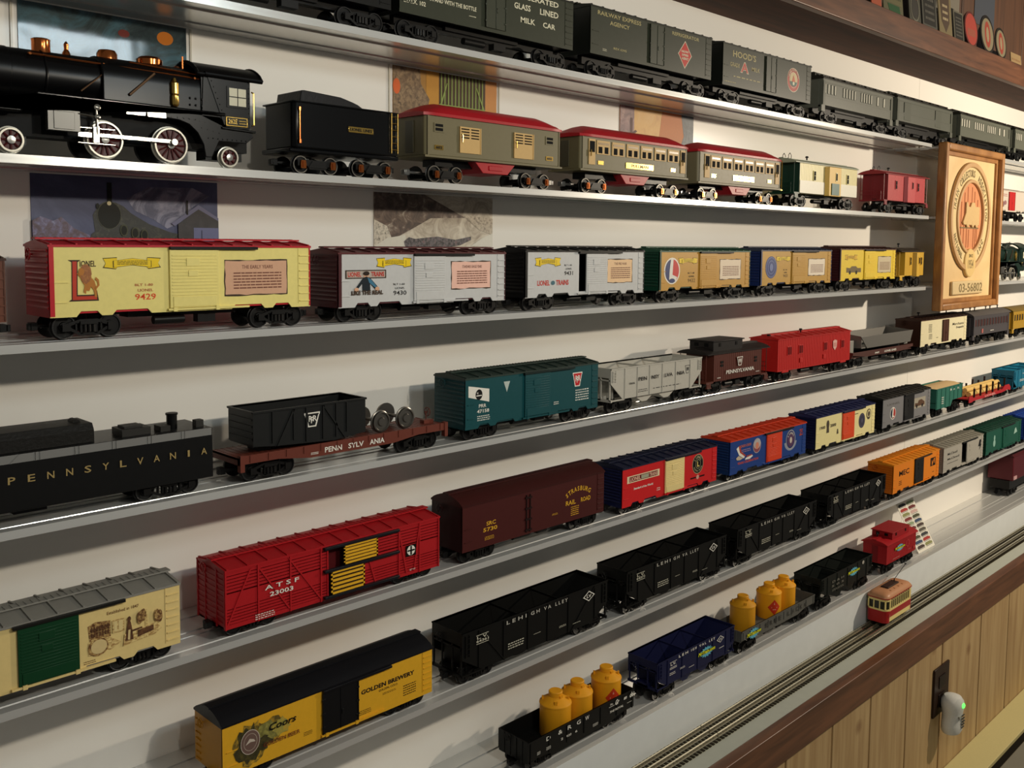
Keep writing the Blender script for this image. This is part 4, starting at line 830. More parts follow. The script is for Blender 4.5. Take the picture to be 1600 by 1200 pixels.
def loco(k, x0, dz, label, body, fancy=True, s=1.0, trim=COP):
    t = thing('steam_locomotive', label, 'locomotive', (x0, .032, Z[k]+dz), GR[k] if k == 2 else 'items right of the wooden plaque'); bm = C(body, .30)
    def P(name, mb, m, parent=t, bevel=0): return mb.build(name, m, parent, bevel=bevel)
    # boiler along x (local 0 = smokebox front at -.075)
    b = MB(); b.lathe([(.012, -.132), (.019, -.130), (.022, -.127), (.0228, -.075), (.0228, -.074), (.0222, -.0735), (.0225, -.010), (.0232, .005)], (0, 0, .073), 'x', 40); P('boiler', b, bm)
    b = MB(); n = 16; pr = []
    for i in range(n+1):
        a = math.pi*i/n; pr.append((-.0262*math.cos(a), .0755+.0222*math.sin(a)**.9))
    b.prism([(-.0262, .050)]+pr+[(.0262, .050)], .002, .098, 'x'); P('firebox', b, bm, bevel=.0012)
    b = MB()
    for x in (-.085, -.045): b.lathe([(.0231, x-.001), (.0235, x), (.0231, x+.001)], (0, 0, .073), 'x', 40)
    P('boiler_band', b, bm)
    # running board
    b = MB()
    path = [(-.135, .0365), (-.070, .0365), (-.056, .0525), (.1225, .0514)]
    th = .0036
    for y0, y1 in ((-.0300, -.0240), (.0240, .0300)):
        up_ = [(x, z+th) for x, z in path]; b.prism(path+up_[::-1], y0, y1)
    P('running_board', b, C(body, .2), bevel=.0014)
    # frame
    b = MB(); b.box(-.125, .155, -.012, .012, .018, .050); b.box(-.135, -.125, -.028, .028, .020, .034)
    b.box(.10, .150, .018, .024, .020, .045); b.box(-.040, -.005, -.020, -.012, .030, .048); P('frame', b, C('#060606', .6))
    b = MB(); b.prism([(.060, .0515), (.118, .0512), (.124, .0425), (.154, .0405), (.154, .0330), (.146, .0265), (.116, .0265), (.108, .0100), (.101, .0100), (.099, .022), (.093, .0330), (.084, .0405), (.074, .0435), (.060, .0445)], -.0275, -.0245); b.prism([(.118, .0415), (.156, .0400), (.156, .0375), (.118, .0390)], -.0295, -.0275); P('rear_skirt', b, bm, bevel=.0008)
    b = MB(); b.box(-.048, -.020, -.0290, -.0235, .0235, .0420, 0); b.box(-.043, -.025, -.0296, -.0290, .0250, .0405, 0); P('cylinder_block', b, C('#55534f', .35, .5), bevel=.0008)
    b = MB(); b.box(.022, .040, -.0296, -.0240, .0440, .0500); b.box(.042, .060, -.0296, -.0240, .0435, .0495); P('reflector_plate', b, CHR)
    # cab
    b = MB(); y = -.0275
    b.prism([(.098, .050), (.122, .041), (.150, .041), (.150, .0905), (.104, .0905), (.100, .0905)], y, y+.0018)
    b.prism([(.098, .050), (.122, .041), (.150, .041), (.150, .0905), (.100, .0905)], -y-.0018, -y)
    b.prism([(-.0262, .050), (.0262, .050), (.0262, .0900), (-.0262, .0900)], .098, .100, 'x')
    b.prism([(.1030, .0905), (.1210, .0435), (.1500, .0425), (.1500, .0905)], y-.0009, y); P('cab', b, bm)
    b = MB(); n = 12; W2 = .0300
    top = [(-W2+2*W2*i/n, .0905+.0150*math.sin(math.pi*i/n)**.7) for i in range(n+1)]; b.prism(top+[(q[0]*.94, q[1]-.0018) for q in top[::-1]], .092, .163, 'x')
    b.cyl((.163, -.0295, .0905), (.092, -.0295, .0905), .0018, 10)
    for xx in (.163,): b.tube([(xx, q[0], q[1]) for q in top], .0016, 8)
    b.tube([(.093, q[0], q[1]-.001) for q in top], .0020, 8); b.cyl((.163, -.0297, .0905), (.100, -.0297, .0908), .0026, 10)
    P('cab_roof', b, bm)
    b = MB(); b.box(.124, .147, y-.0018, y-.0010, .0610, .0820, 0)
    for i in (0, 1):
        for j in (0, 1): b.box(.1262+i*.0098, .1350+i*.0098, y-.0024, y-.0018, .0630+j*.0092, .0712+j*.0092, 1)
    P('cab_window', b, [bm, C('#cfcbb4', .25)])
    b = MB(); b.box(.1225, .1468, y-.0018, y-.0010, .0425, .0520, 0); P('number_plate', b, BRS, bevel=.0003)
    k_ = Card(); k_.rect(.1238, .1455, .0436, .0509, BLK)
    if fancy: k_.text('262E', .1250, .1350, .0448, .0498, BRS, .02); k_.bars(.137, .145, .0448, .0498, 2, BRS)
    k_.build('plate_lettering', t, (0, y-.0019, 0))
    riv = MB()
    def rv(x, z, yy=y-.0009, r=.0007): riv.lathe([(r, yy-.0001), (r*.6, yy-r*.8), (.0001, yy-r)], (x, 0, z), 'y', 6)
    for i in range(8): rv(.108+i*.0021, .0850-i*.0055)
    for i in range(9): rv(.1485, .0870-i*.005)
    for i in range(3):
        for j in range(2): rv(.086+i*.006, .066-j*.0065, -.0264, .0013)
    for i in range(7): rv(.072+i*.0058, .0470-i*.0006, -.027, .0007)
    for i in range(9): rv(.104+i*.0052, .0288+(i%2)*.0, -.0277)
    for i in range(10): rv(.060+i*.0062, .0455-(i*.0012 if i > 5 else 0), -.0272)
    P('rivets', riv, bm)
    # top fittings
    b = MB(); b.lathe([(.0085, .093), (.0078, .0965), (.0078, .1045), (.0082, .1058), (.0066, .1066), (.003, .1072)], (-.042, 0, 0), 'z', 28); P('smokestack', b, trim)
    b = MB(); b.lathe([(.0042, .094), (.003, .098), (.0018, .1), (.0022, .105), (.0006, .1075)], (-.020, 0, 0), 'z', 16); P('whistle', b, trim)
    b = MB(); b.lathe([(.011, .093), (.0092, .0955), (.0092, .1015), (.0075, .1046), (.003, .1056)], (.017, 0, 0), 'z', 28); P('steam_dome', b, trim)
    b = MB(); b.lathe([(.014, .0935), (.012, .0965), (.0122, .1015), (.0098, .1040), (.004, .1052)], (.058, 0, 0), 'z', 28); P('sand_dome', b, trim)
    b = MB(); b.lathe([(.006, .094), (.004, .0985), (.001, .100)], (.086, 0, 0), 'z', 14); b.cyl((.090, -.004, .097), (.090, -.004, .109), .0009, 6); P('safety_valve', b, trim)
    b = MB(); b.tube([(-.060, -.0195, .0892), (.005, -.0210, .0880), (.098, -.0235, .0860)], .00085, 8)
    for x, yy, z in ((-.058, -.0175, .0890), (.005, -.019, .0878), (.092, -.0225, .0858)): b.cyl((x, yy+.004, z-.001), (x, yy-.003, z), .0012, 8)
    P('handrail', b, trim)
    b = MB(); b.tube([(.030, -.0190, .0935), (.098, -.0200, .0905)], .0008, 8); P('upper_pipe', b, trim)
    b = MB(); b.cyl((.011, -.0225, .0850), (-.018, -.0268, .0605), .0007, 6); b.cyl((.051, -.0255, .0850), (.026, -.0275, .0620), .0013, 8); P('reach_rod', b, C('#8a6a50', .25, .9))
    b = MB(); b.lathe([(.0028, .056), (.0040, .058), (.0040, .066), (.0033, .067), (.0041, .068), (.0041, .078), (.0025, .080), (.0012, .083)], (.070, -.0275, 0), 'z', 18); P('air_pump', b, BRS)
    b = MB(); b.tube([(.1525, -.027, .045), (.1550, -.027, .046), (.1550, -.027, .078), (.1525, -.027, .079)], .0008, 8); P('grab_rail', b, BRS)
    # running gear
    tyre = C('#b5b0a2', .3, .3); sp = C('#4a1214' if fancy else '#1a1a1a', .4)
    for x in (.0045, .0680):
        for yy, sg in ((-.0215, 1),): spoked(t, x, .0193, .0170, -.0220, 'driving_wheel', tyre, STL, sp, 14)
        q = MB(); q.lathe([(.0002, .0170), (.0180, .0170), (.0180, .0215), (.0002, .0215)], (x, 0, .0193), 'y', 30); q.cyl((x, -.017, .0193), (x, .0170, .0193), .002, 8); P('far_wheel', q, BLK)
    spoked(t, -.076, .0128, .0108, -.0215, 'pilot_wheel', tyre, STL, sp, 8); spoked(t, .130, .0118, .0100, -.0215, 'trailing_wheel', tyre, STL, sp, 8)
    q = MB(); q.box(-.10, -.06, -.010, .010, .010, .020); q.cyl((-.076, -.020, .0128), (-.076, .020, .0128), .0016, 8); P('pilot_truck', q, BLK)
    q = MB(); q.box(.11, .15, -.010, .010, .009, .019); q.cyl((.130, -.020, .0118), (.130, .020, .0118), .0016, 8); P('trailing_truck', q, BLK)
    b = MB(); b.prism([(-.005, .0245), (.0680, .0245), (.0700, .0258), (.0700, .0186), (.0680, .0205), (-.005, .0208)], -.0262, -.0250); b.cyl((.0690, -.0285, .0220), (.0690, -.0225, .0220), .0034, 14); b.cyl((-.005, -.0285, .0225), (-.005, -.0225, .0225), .0030, 14); P('main_rod', b, C('#b8b5ac', .25, .9), bevel=.0003)
    b = MB(); b.box(-.022, .012, -.0280, -.0262, .0275, .0290); b.box(-.022, .012, -.0280, -.0262, .0138, .0153); b.box(-.022, -.008, -.0276, -.0262, .0195, .0245); b.box(-.009, -.003, -.0295, -.0262, .0150, .0300); P('crosshead', b, CHR, bevel=.0004)
    b = MB(); b.cyl((-.005, -.0290, .0225), (-.006, -.0290, .0460), .0013, 8); b.lathe([(.0005, -.0310), (.0030, -.0300), (.0030, -.0280)], (-.005, 0, .0470), 'y', 14); b.lathe([(.0005, -.0310), (.0026, -.0300), (.0026, -.0280)], (-.005, 0, .0385), 'y', 14); b.cyl((-.022, -.0285, .0400), (-.004, -.0285, .0385), .0008, 8); P('valve_gear', b, CHR)
    b = MB(); b.lathe([(.0002, -.136), (.012, -.135), (.0195, -.132), (.0195, -.128)], (0, 0, .073), 'x', 30); P('smokebox_front', b, bm)
    b = MB(); b.cyl((-.124, 0, .100), (-.106, 0, .100), .0065, 18); P('headlight', b, bm)
    b = MB(); b.prism([(-.16, .012), (-.135, .012), (-.135, .034), (-.145, .034)], -.026, .026); P('pilot', b, bm)
    return t
def second():
    loco(2, .360, 0, 'large black steam locomotive with copper domes and white rimmed wheels, upper left', '#080809')
    # tender
    c = base('coal_tender', 'black tinplate tender with brass ladder and copper journals behind the locomotive', 'train tender', 2, .560, .700, .026, .076, GR[2]); h = c.h; W = c.hw; m = C('#08090b', .24)
    b = MB(); b.prism([(-h+.004, -W), (h, -W), (h, W), (-h+.004, W), (-h, W-.004), (-h, -W+.004)], .027, .076, 'z'); b.box(-h-.004, h+.002, -W+.001, W-.001, .022, .027); b.build('tank', m, c.root, bevel=.0016)
    b = MB(); b.box(-h-.001, h+.0005, -W-.0010, W+.001, .0750, .0768); b.build('tank_rim', m, c.root, bevel=.0007)
    b = MB(); b.prism([(-h+.012, .0768), (h-.044, .0768), (h-.052, .0812), (h-.060, .0835), (h-.075, .0870), (-h+.018, .0895), (-h+.014, .0890)], -.024, .024); b.build('coal_bunker', C('#17171a', .4, bump=.5, scale=260), c.root, bevel=.0008)
    b = MB(); b.box(.0, .034, -W-.0010, -W, .0490, .0555, 0); b.build('name_plate', BRS, c.root, bevel=.0003); k = Card(); k.text('LIONEL LINES', .002, .032, .0507, .0540, BLK, .02); k.build('plate_lettering', c.root, (0, -W-.0011, 0))
    g = MB(); x = h-.006
    for q in (-.0045, .0045): g.cyl((x+q, -W-.0014, .030), (x+q, -W-.0014, .0755), .0007, 8)
    for i in range(6): g.cyl((x-.0045, -W-.0014, .034+i*.0075), (x+.0045, -W-.0014, .034+i*.0075), .0006, 8)
    g.build('ladder', BRS, c.root)
    g = MB(); g.cyl((-h+.007, -W-.0014, .034), (-h+.007, -W-.0014, .068), .0008, 8)
    for q in (.034, .068): g.lathe([(.0016, q-.002), (.0016, q+.002)], (-h+.007, -W-.0014, 0), 'z', 8)
    g.build('handrail', COP, c.root)
    rv = MB()
    for i in range(26): rv.box(-h+.008+i*.0048, -h+.0086+i*.0048, -W-.0003, -W, .0700, .0706)
    rv.build('rivets', m, c.root)
    truck(c.root, -h+.034, 'prewar', .038, .0105); truck(c.root, h-.030, 'prewar', .038, .0105); coupler(c.root, h+.004, 1, BLK); coupler(c.root, -h-.004, -1, BLK)
    # tinplate cars
    def tin(x0, x1, zb, zt, label, bag=False, obs=False, num='600', side='#6e664a'):
        c = base('passenger_car' if not bag else 'baggage_car', label, 'train car', 2, x0, x1, zb, zt, GR[2]); h = c.h; W = c.hw; f, g = c.fx, c.gz; m = C(side, .46, .0); cr = C('#c8a468', .5); red = C('#a81822', .4)
        b = MB(); b.prism([(-h+.004, -W), (h-.004, -W), (h, -W+.004), (h, W-.004), (h-.004, W), (-h+.004, W), (-h, W-.004), (-h, -W+.004)], zb, zt, 'z'); b.build('body', m, c.root, bevel=.0010)
        b = MB(); b.box(-h-.002, h+.002, -W-.0012, W+.0012, zb-.0025, zb); b.build('floor_sill', m, c.root)
        for q in (-h+.0035, h-.0035): MB().box(q-.0010, q+.0010, -W-.0006, -W, zb, zt).build('corner_post', m, c.root)
        # roof
        n = 14; r = MB(); W2 = W+.0025; L = h+.003
        def sec(sc, hh): return [(-W2*sc, zt-.0030)]+[(-W2*sc+2*W2*sc*i/n, zt+.0005+hh*math.sin(math.pi*i/n)**.62) for i in range(n+1)]+[(W2*sc, zt-.0030)]
        xs = [(-L, .90, .002), (-L+.010, 1, .0075), (-L+.024, 1, .0125), (-L+.036, 1, .0150), (L-.036, 1, .0150), (L-.024, 1, .0125), (L-.010, 1, .0075), (L, .90, .002)]
        vs = []; fs = []; kk = n+3
        for x, sc, hh in xs: vs += [(x, p[0], p[1]) for p in sec(sc, hh)]
        for i in range(len(xs)-1):
            for j in range(kk): a, b2 = i*kk+j, i*kk+(j+1) % kk; fs.append((a, b2, b2+kk, a+kk))
        fs += [tuple(range(kk))[::-1], tuple(range((len(xs)-1)*kk, len(xs)*kk))]; r.add(vs, fs)
        r.build('roof', red, c.root)
        def door(f0, f1, g0, g1, louv=False):
            d = MB(); d.box(f(f0), f(f1), -W-.0012, -W-.0001, g(g0), g(g1), 0)
            if louv:
                for i in range(4):
                    for q in (0, 1): xa = f(f0)+.002+q*(f(f1)-f(f0)-.002)/2; d.box(xa, xa+(f(f1)-f(f0))/2-.004, -W-.0014, -W-.0012, g(g1)-.0035-i*.0035, g(g1)-.0020-i*.0035, 1)
                d.box(f(f0)-.0006, f(f0)+.0006, -W-.0018, -W-.0001, g(g0), g(g1), 0); d.box(f(f1)-.0006, f(f1)+.0006, -W-.0018, -W-.0001, g(g0), g(g1), 0)
            else: d.box(f(f0)+.0015, f(f1)-.0015, -W-.0014, -W-.0012, g(.50), g(g1)-.003, 1)
            o = d.build('door', [cr, VOID], c.root); q = MB(); q.tube([(f(f0)+.003, -W-.0030, g(.38)), (f(f0)+.003, -W-.0030, g(.56))], .0008, 8); q.build('handle', BRS, o)
        if bag:
            door(.225, .37, .12, .76, True); door(.62, .77, .12, .78, True)
            for a in (.085, .905):
                w_ = MB(); w_.box(f(a)-.0080, f(a)+.0080, -W-.0008, -W, g(.56), g(.78), 0); w_.box(f(a)-.0060, f(a)+.0060, -W-.0010, -W-.0008, g(.59), g(.66), 1); w_.box(f(a)-.0060, f(a)+.0060, -W-.0010, -W-.0008, g(.69), g(.755), 1); w_.build('window', [m, VOID], c.root)
                p = MB(); p.box(f(a)-.0068, f(a)+.0068, -W-.0008, -W, g(.14), g(.25)); p.build('number_plate', BRS, c.root); k = Card(); k.text('602', f(a)-.005, f(a)+.005, g(.16), g(.23), BLK, .03); k.build('plate_lettering', c.root, (0, -W-.0009, 0))
        else:
            door(.06, .115, .14, .88); door(.925, .975, .14, .88)
            for i in range(6):
                a = .185+i*.133; wd = .0145; w_ = MB(); w_.box(f(a)-wd, f(a)+wd, -W-.0010, -W-.0001, g(.46), g(.86), 0)
                for q in (-.0068, .0068): w_.box(f(a)+q-.0042, f(a)+q+.0042, -W-.0012, -W-.0010, g(.49), g(.68), 1)
                w_.box(f(a)-.0120, f(a)+.0120, -W-.0012, -W-.0010, g(.74), g(.80), 2); w_.build('window', [cr, VOID, C('#8a6a34', .3)], c.root)
            p = MB(); p.box(f(.39), f(.65), -W-.0010, -W, g(.13), g(.30)); p.build('name_plate', BRS, c.root); k = Card(); k.text('PULLMAN' if not obs else 'OBSERVATION', f(.44), f(.60), g(.17), g(.26), BLK, .02); k.build('plate_lettering', c.root, (0, -W-.0011, 0))
            for a in (.165, .85): p = MB(); p.box(f(a)-.0062, f(a)+.0062, -W-.0008, -W, g(.16), g(.27)); p.build('number_plate', BRS, c.root)
        b = MB(); b.prism([(-.036, zb-.0026), (.036, zb-.0026), (.022, zb-.0165), (-.022, zb-.0165)], -W+.004, W-.004); b.box(-.012, .012, -W+.0030, -W+.0042, zb-.0125, zb-.0065); b.build('battery_box', red, c.root, bevel=.0006)
        b = MB()
        b.box(-h-.0012, -h, -.0075, .0075, zb+.004, zt-.008); o = b.build('end_door', C('#4e4a3a', .35), c.root)
        if obs:
            b = MB(); x = h+.010
            b.box(h, h+.012, -W+.002, W-.002, zb-.0025, zb-.001)
            for i in range(7): y = -W+.003+i*(2*W-.006)/6; b.cyl((x, y, zb-.001), (x, y, zb+.020), .0008, 6)
            for z_ in (zb+.020, zb+.006): b.cyl((x, -W+.003, z_), (x, W-.003, z_), .0009, 6)
            b.cyl((h+.001, -W+.003, zb), (h+.001, -W+.003, zt), .0010, 8); b.cyl((x, -W+.003, zb), (x, -W+.003, zt), .0010, 8); b.build('observation_rail', BRS, c.root)
        truck(c.root, -h+.040, 'prewar', .036, .0112); truck(c.root, h-.040, 'prewar', .036, .0112); coupler(c.root, h+.004, 1, STL); coupler(c.root, -h-.004, -1, STL)
        u = MB(); u.box(-h+.03, h-.03, -.012, .012, .0215, zb-.0026); u.build('underframe', BLK, c.root)
        return c
    tin(.742, .982, .0325, .0825, 'olive tinplate baggage car with a red roof and two cream louvred doors', bag=True)
    tin(1.025, 1.283, .0335, .0820, 'olive tinplate coach with a red roof and six double windows, middle red roofed car')
    tin(1.316, 1.576, .0305, .0820, 'shiny olive tinplate observation coach with red roof and brass rear railing', obs=True, side='#7c7358')
    c = caboose(2, 1.651, 1.886, .027, .083, '#e8dca0', '#9aa08a', 'cream and white caboose with dark green end and yellow bay window', bay=True, windows=(.235, .82), lower='#e9e4d2', platform=.020, endc='#12372a')
    for o in list(c.root.children):
        if o.name.startswith('bay'): o.data.materials[0] = C('#d8ac34', .4)
    MB().box(c.fx(.47), c.fx(.60), -c.hw-.0075, -c.hw-.0062, c.zb, c.gz(.4)).build('bay_panel', C('#1d5a4c', .4), c.root)
    MB().box(c.fx(0)-.0015, c.fx(0)-.0007, -c.hw+.002, c.hw-.002, c.zb, c.zt).build('end_wall', C('#12372a', .4), c.root)
    for i in (-.006, .006): MB().tube([(c.fx(-.02), i, .091), (c.fx(-.02), i, .098), (c.fx(-.02)+.005, i, .102), (c.fx(-.02)+.010, i, .098), (c.fx(-.02)+.010, i, .091)], .0006, 6).build('grab_rail', DK, c.root)
    c = caboose(2, 2.036, 2.232, .028, .084, '#c24a4c', '#8c2228', 'shiny red bay window caboose beside the wooden plaque', bay=True, windows=(.2, .80), platform=.018, endc='#7a1420')
    MB().box(c.fx(0)-.0015, c.fx(0)-.0007, -c.hw+.002, c.hw-.002, c.zb, c.zt).build('end_wall', C('#7a1420', .4), c.root)
    for i in (-.006, .006): MB().tube([(c.fx(-.02), i, .091), (c.fx(-.02), i, .098), (c.fx(-.02)+.005, i, .102), (c.fx(-.02)+.010, i, .098), (c.fx(-.02)+.010, i, .091)], .0006, 6).build('grab_rail', DK, c.root)
    c = boxcar(2, 2.685, 2.955, .025, .083, '#b8aea2', '#c9bfb2', '#a89c90', 'white boxcar with a red door, right of the wooden plaque', dcol='#b52424', dpos=(.41, .58), plug=True, group='items right of the wooden plaque')
    k = Card(); x, z = c.fx, c.gz; k.ell(x(.25), z(.35), .012, .008, C('#7c5a5c', .5)); k.ell(x(.32), z(.42), .010, .006, C('#8c6466', .5)); c.card(k); c.bars(.15, .37, .70, .85, 2, C('#a04a4a', .5))
    loco(3, 2.815, 0, 'dark green steam locomotive seen right of the wooden plaque', '#12251d', False, trim=C('#25302a', .3, .4))
# ---- fifth shelf
def fifth():
    c = boxcar(5, .147, .4245, .0145, .0755, '#8d8c88', '#e8cf8c', '#8b8982', 'cream boxcar with a dark green door, cut off by the left edge', dcol='#0e3d22', dpos=(.455, .645), rail=(.44, .80), railcol='#1c1b18')
    k = Card(); x, z = c.fx, c.gz; br = C('#6a4424', .55); lb = C('#9a7340', .55); x0 = x(.675); w_ = x(.93)-x0
    X = lambda q: x0+q*w_; Y = lambda q: z(.20)+q*(z(.74)-z(.20))
    e1 = artmat(['#4a2c14', '#6a4424', '#b8945a', '#e8cf8c'], 330, .6); e2 = artmat(['#6a4424', '#b08a50', '#e8cf8c', '#e8cf8c'], 300, .6, .5, (1, 1, 2.5)); e3 = artmat(['#3a2010', '#5a3820', '#7a5430'], 300, .5)
    k.poly([(X(.02), Y(.45)), (X(0), Y(.9)), (X(.10), Y(.98)), (X(.30), Y(.92)), (X(.30), Y(.45))], e1); k.poly([(X(.0), Y(.05)), (X(0), Y(.42)), (X(.08), Y(.50)), (X(.24), Y(.48)), (X(.34), Y(.36)), (X(.44), Y(.20)), (X(.30), Y(.06)), (X(.10), Y(0))], e2)
    for a in (.55, .70): k.rect(X(.02), X(.30), Y(a), Y(a+.015), e3)
    for q in range(7): k.ell(X(.05+q*.036), Y(.62), .0010, .0022, e3, 10, 0); k.ell(X(.05+q*.036), Y(.78), .0011, .0026, e3, 10, 0)
    k.ell(X(.13), Y(.24), .0095, .0085, e1); k.ell(X(.14), Y(.25), .0075, .0068, C('#dcc48c', .5))
    k.rect(X(.32), X(.48), Y(.52), Y(.90), e2); k.rect(X(.34), X(.385), Y(.56), Y(.86), C('#e2cc90', .5)); k.rect(X(.405), X(.46), Y(.56), Y(.86), C('#e2cc90', .5), 0)
    k.poly([(X(.46), Y(.06)), (X(.60), Y(.10)), (X(.90), Y(.16)), (X(1), Y(.28)), (X(.92), Y(.5)), (X(.6), Y(.42)), (X(.48), Y(.40))], e2)
    k.poly([(X(.485), Y(.20)), (X(.60), Y(.18)), (X(.585), Y(.50)), (X(.565), Y(.74)), (X(.525), Y(.76)), (X(.51), Y(.5))], e3); k.ell(X(.545), Y(.82), .0018, .0026, e3); k.poly([(X(.52), Y(.22)), (X(.55), Y(.20)), (X(.56), Y(.50)), (X(.53), Y(.50))], C('#dcc48c', .5))
    k.poly([(X(.66), Y(.22)), (X(.88), Y(.30)), (X(.88), Y(.46)), (X(.66), Y(.42))], e3); k.poly([(X(.58), Y(.42)), (X(.72), Y(.45)), (X(.72), Y(.50)), (X(.58), Y(.48))], e3)
    for a, q in ((.69, .78), (.74, .84), (.93, .72), (.97, .68)): k.ell(X(a), Y(q), .0026, .0062, e1)
    k.rect(X(.775), X(.79), Y(.50), Y(.98), e2); c.card(k, 'kitchen_scene_print'); c.text('Established in 1847', .74, .85, .79, .84, br); c.bars(.66, .70, .10, .16, 2, br)
    # stock car
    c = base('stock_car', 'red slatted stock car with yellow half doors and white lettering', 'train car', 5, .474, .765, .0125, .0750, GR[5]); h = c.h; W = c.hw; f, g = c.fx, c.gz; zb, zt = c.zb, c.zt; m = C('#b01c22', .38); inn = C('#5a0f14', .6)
    b = MB(); b.box(-h, h, W-.0014, W, zb, zt); b.box(-h, -h+.0014, -W, W, zb, zt); b.box(h-.0014, h, -W, W, zb, zt); b.box(-h, h, -W+.001, W-.001, zb, zb+.002)
    for i in range(10): b.box(-h-.0007, -h, -W+.003, W-.003, zb+.004+i*.0058, zb+.0065+i*.0058)
    for y in (-W+.001, -.012, .012, W-.001): b.box(-h-.0013, -h, y-.001, y+.001, zb, zt)
    b.build('body', m, c.root)
    s = MB(); y0, y1 = -W, -W+.0014; D0, D1 = f(.43), f(.60)
    gaps_t = [.64+.06*i for i in range(5)]; gaps_b = [.10+.055*i for i in range(4)]
    s.box(-h, D0, y0, y1, g(.34), g(.60)); s.box(D1, h, y0, y1, g(.34), g(.60)); s.box(-h, h, y0, y1, zb, g(.07)); s.box(-h, h, y0, y1, g(.95), zt)
    for i in range(6):
        for a, d in ((-h, D0), (D1, h)):
            s.box(a, d, y0, y1, g(.61+.057*i)+.0010, g(.61+.057*(i+1))); s.box(a, d, y0, y1, g(.08+.052*i), g(.08+.052*(i+1))-.0010) if i < 5 else None
    for a in (0, .13, .265, .40, .43, .60, .78, .89, .995): s.box(f(a)-.0009, f(a)+.0009, y0-.0012, y0, zb, zt)
    for a, d, up_ in ((.13, .26, 0), (.26, .40, 0), (.10, .005, 0), (.60, .66, 1), (.78, .82, 1), (.89, .86, 1)):
        s.prism([(f(a)-.0010, g(.95)), (f(a)+.0010, g(.95)), (f(d)+.0010, g(.06)), (f(d)-.0010, g(.06))], y0-.0010, y0)
    s.build('side_wall', m, c.root)
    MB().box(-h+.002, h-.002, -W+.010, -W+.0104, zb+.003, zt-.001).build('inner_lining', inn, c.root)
    roof_mesh(c, 'rib').build('roof', m, c.root)
    for g0 in (.03, .515, .935):
        r = MB(); r.box(f(.41), f(.775), y0-.0048, y0-.0001, g(g0), g(g0)+.0032); r.build('door_rail', C('#1a1a1f', .35), c.root, bevel=.0004)
    for (a, d, g0, g1) in ((.50, .665, .585, .925), (.44, .60, .09, .505)):
        q = MB(); n = 5; q.box(f(a), f(d), y0-.0026, y0-.0014, g(g0), g(g1), 1)
        for i in range(n+1): zz = g(g0)+i*(g(g1)-g(g0)-.0018)/n; q.box(f(a), f(d), y0-.0036, y0-.0026, zz, zz+.0024 if i in (0, n) else zz+.0026, 0)
        for xx in (f(a), f(d)-.002): q.box(xx, xx+.002, y0-.0036, y0-.0026, g(g0), g(g1), 0)
        q.build('half_door', [C('#e8b02a', .4), C('#2a1a0c', .7)], c.root)
    c.ty = W+.0014
    c.text('A T S F', .155, .30, .505, .585, WHT, bold=.015); c.text('23003', .175, .275, .375, .455, WHT, bold=.02); c.bars(.115, .195, .03, .14, 3, WHT)
    k = Card(); x, z = f, g; k.rect(x(.815), x(.868), z(.38), z(.60), BLK); k.ell((x(.815)+x(.868))/2, z(.49), .0062, .0060, WHT); k.rect(x(.8375), x(.8455), z(.40), z(.58), BLK); k.rect(x(.822), x(.861), z(.475), z(.505), BLK); c.card(k); c.text('BLT 1-57', .835, .865, .09, .12, WHT)
    brakewheel(c.root, -h-.004, .010, zt-.004, m); add_running(c)
    # Strasburg reefer
    c = boxcar(5, .804, 1.088, .019, .079, '#2c1212', '#481c1a', '#3b1614', 'dark maroon refrigerator car with yellow arched lettering', dcol='#481c1a', dpos=None, plug=True, skirt=False, ribs=False, style='arch', name='refrigerator_car')
    d = MB()
    for q in (.415, .44): d.box(c.fx(q)-.0008, c.fx(q)+.0008, -c.hw-.0012, -c.hw, c.gz(.05), c.gz(.92))
    for gg in (.1, .35, .6, .85): d.box(c.fx(.405), c.fx(.45), -c.hw-.0016, -c.hw, c.gz(gg)-.0012, c.gz(gg)+.0012)
    d.build('door_latch', C('#1f0c0c', .5), c.root); ye = C('#dca82c', .45)
    c.text('SRC', .15, .21, .46, .55, ye, bold=.02); c.text('5730', .13, .22, .33, .42, ye, bold=.02); c.bars(.14, .20, .14, .23, 3, ye)
    k = Card(); cx = c.fx(.795); k.arc('STRASBURG', cx, c.gz(.60)-.040, .049, .0068, 2.16, .98, ye); k.text('RAIL', c.fx(.70), c.fx(.775), c.gz(.40), c.gz(.51), ye, .02); k.text('ROAD', c.fx(.815), c.fx(.89), c.gz(.40), c.gz(.51), ye, .02); c.card(k, 'lettering')
    c.bars(.74, .80, .12, .36, 5, ye, seed=3); c.bars(.60, .64, .26, .31, 2, ye)
    # red / navy
    c = boxcar(5, 1.132, 1.391, .014, .0745, '#161a3e', '#cf1f22', '#1c2138', 'bright red boxcar with navy roof and a cream sliding door', dcol='#eed896', dpos=(.42, .62), rail=(.42, .80), railcol='#15172a')
    k = Card(); x, z = c.fx, c.gz; k.rect(x(.045), x(.365), z(.60), z(.78), C('#ead9b4', .4)); k.rect(x(.065), x(.345), z(.625), z(.755), C('#6a1c1a', .4)); k.text('LIONEL', x(.07), x(.175), z(.64), z(.74), C('#e8b8a0', .4), .03); k.rect(x(.18), x(.255), z(.64), z(.74), C('#a8a890', .4)); k.text('TRAINS', x(.26), x(.34), z(.64), z(.74), C('#e8b8a0', .4), .03); c.card(k)
    c.text('Standard of the World', .11, .30, .40, .455, WHT, bold=.03); c.bars(.34, .375, .20, .30, 2, WHT)
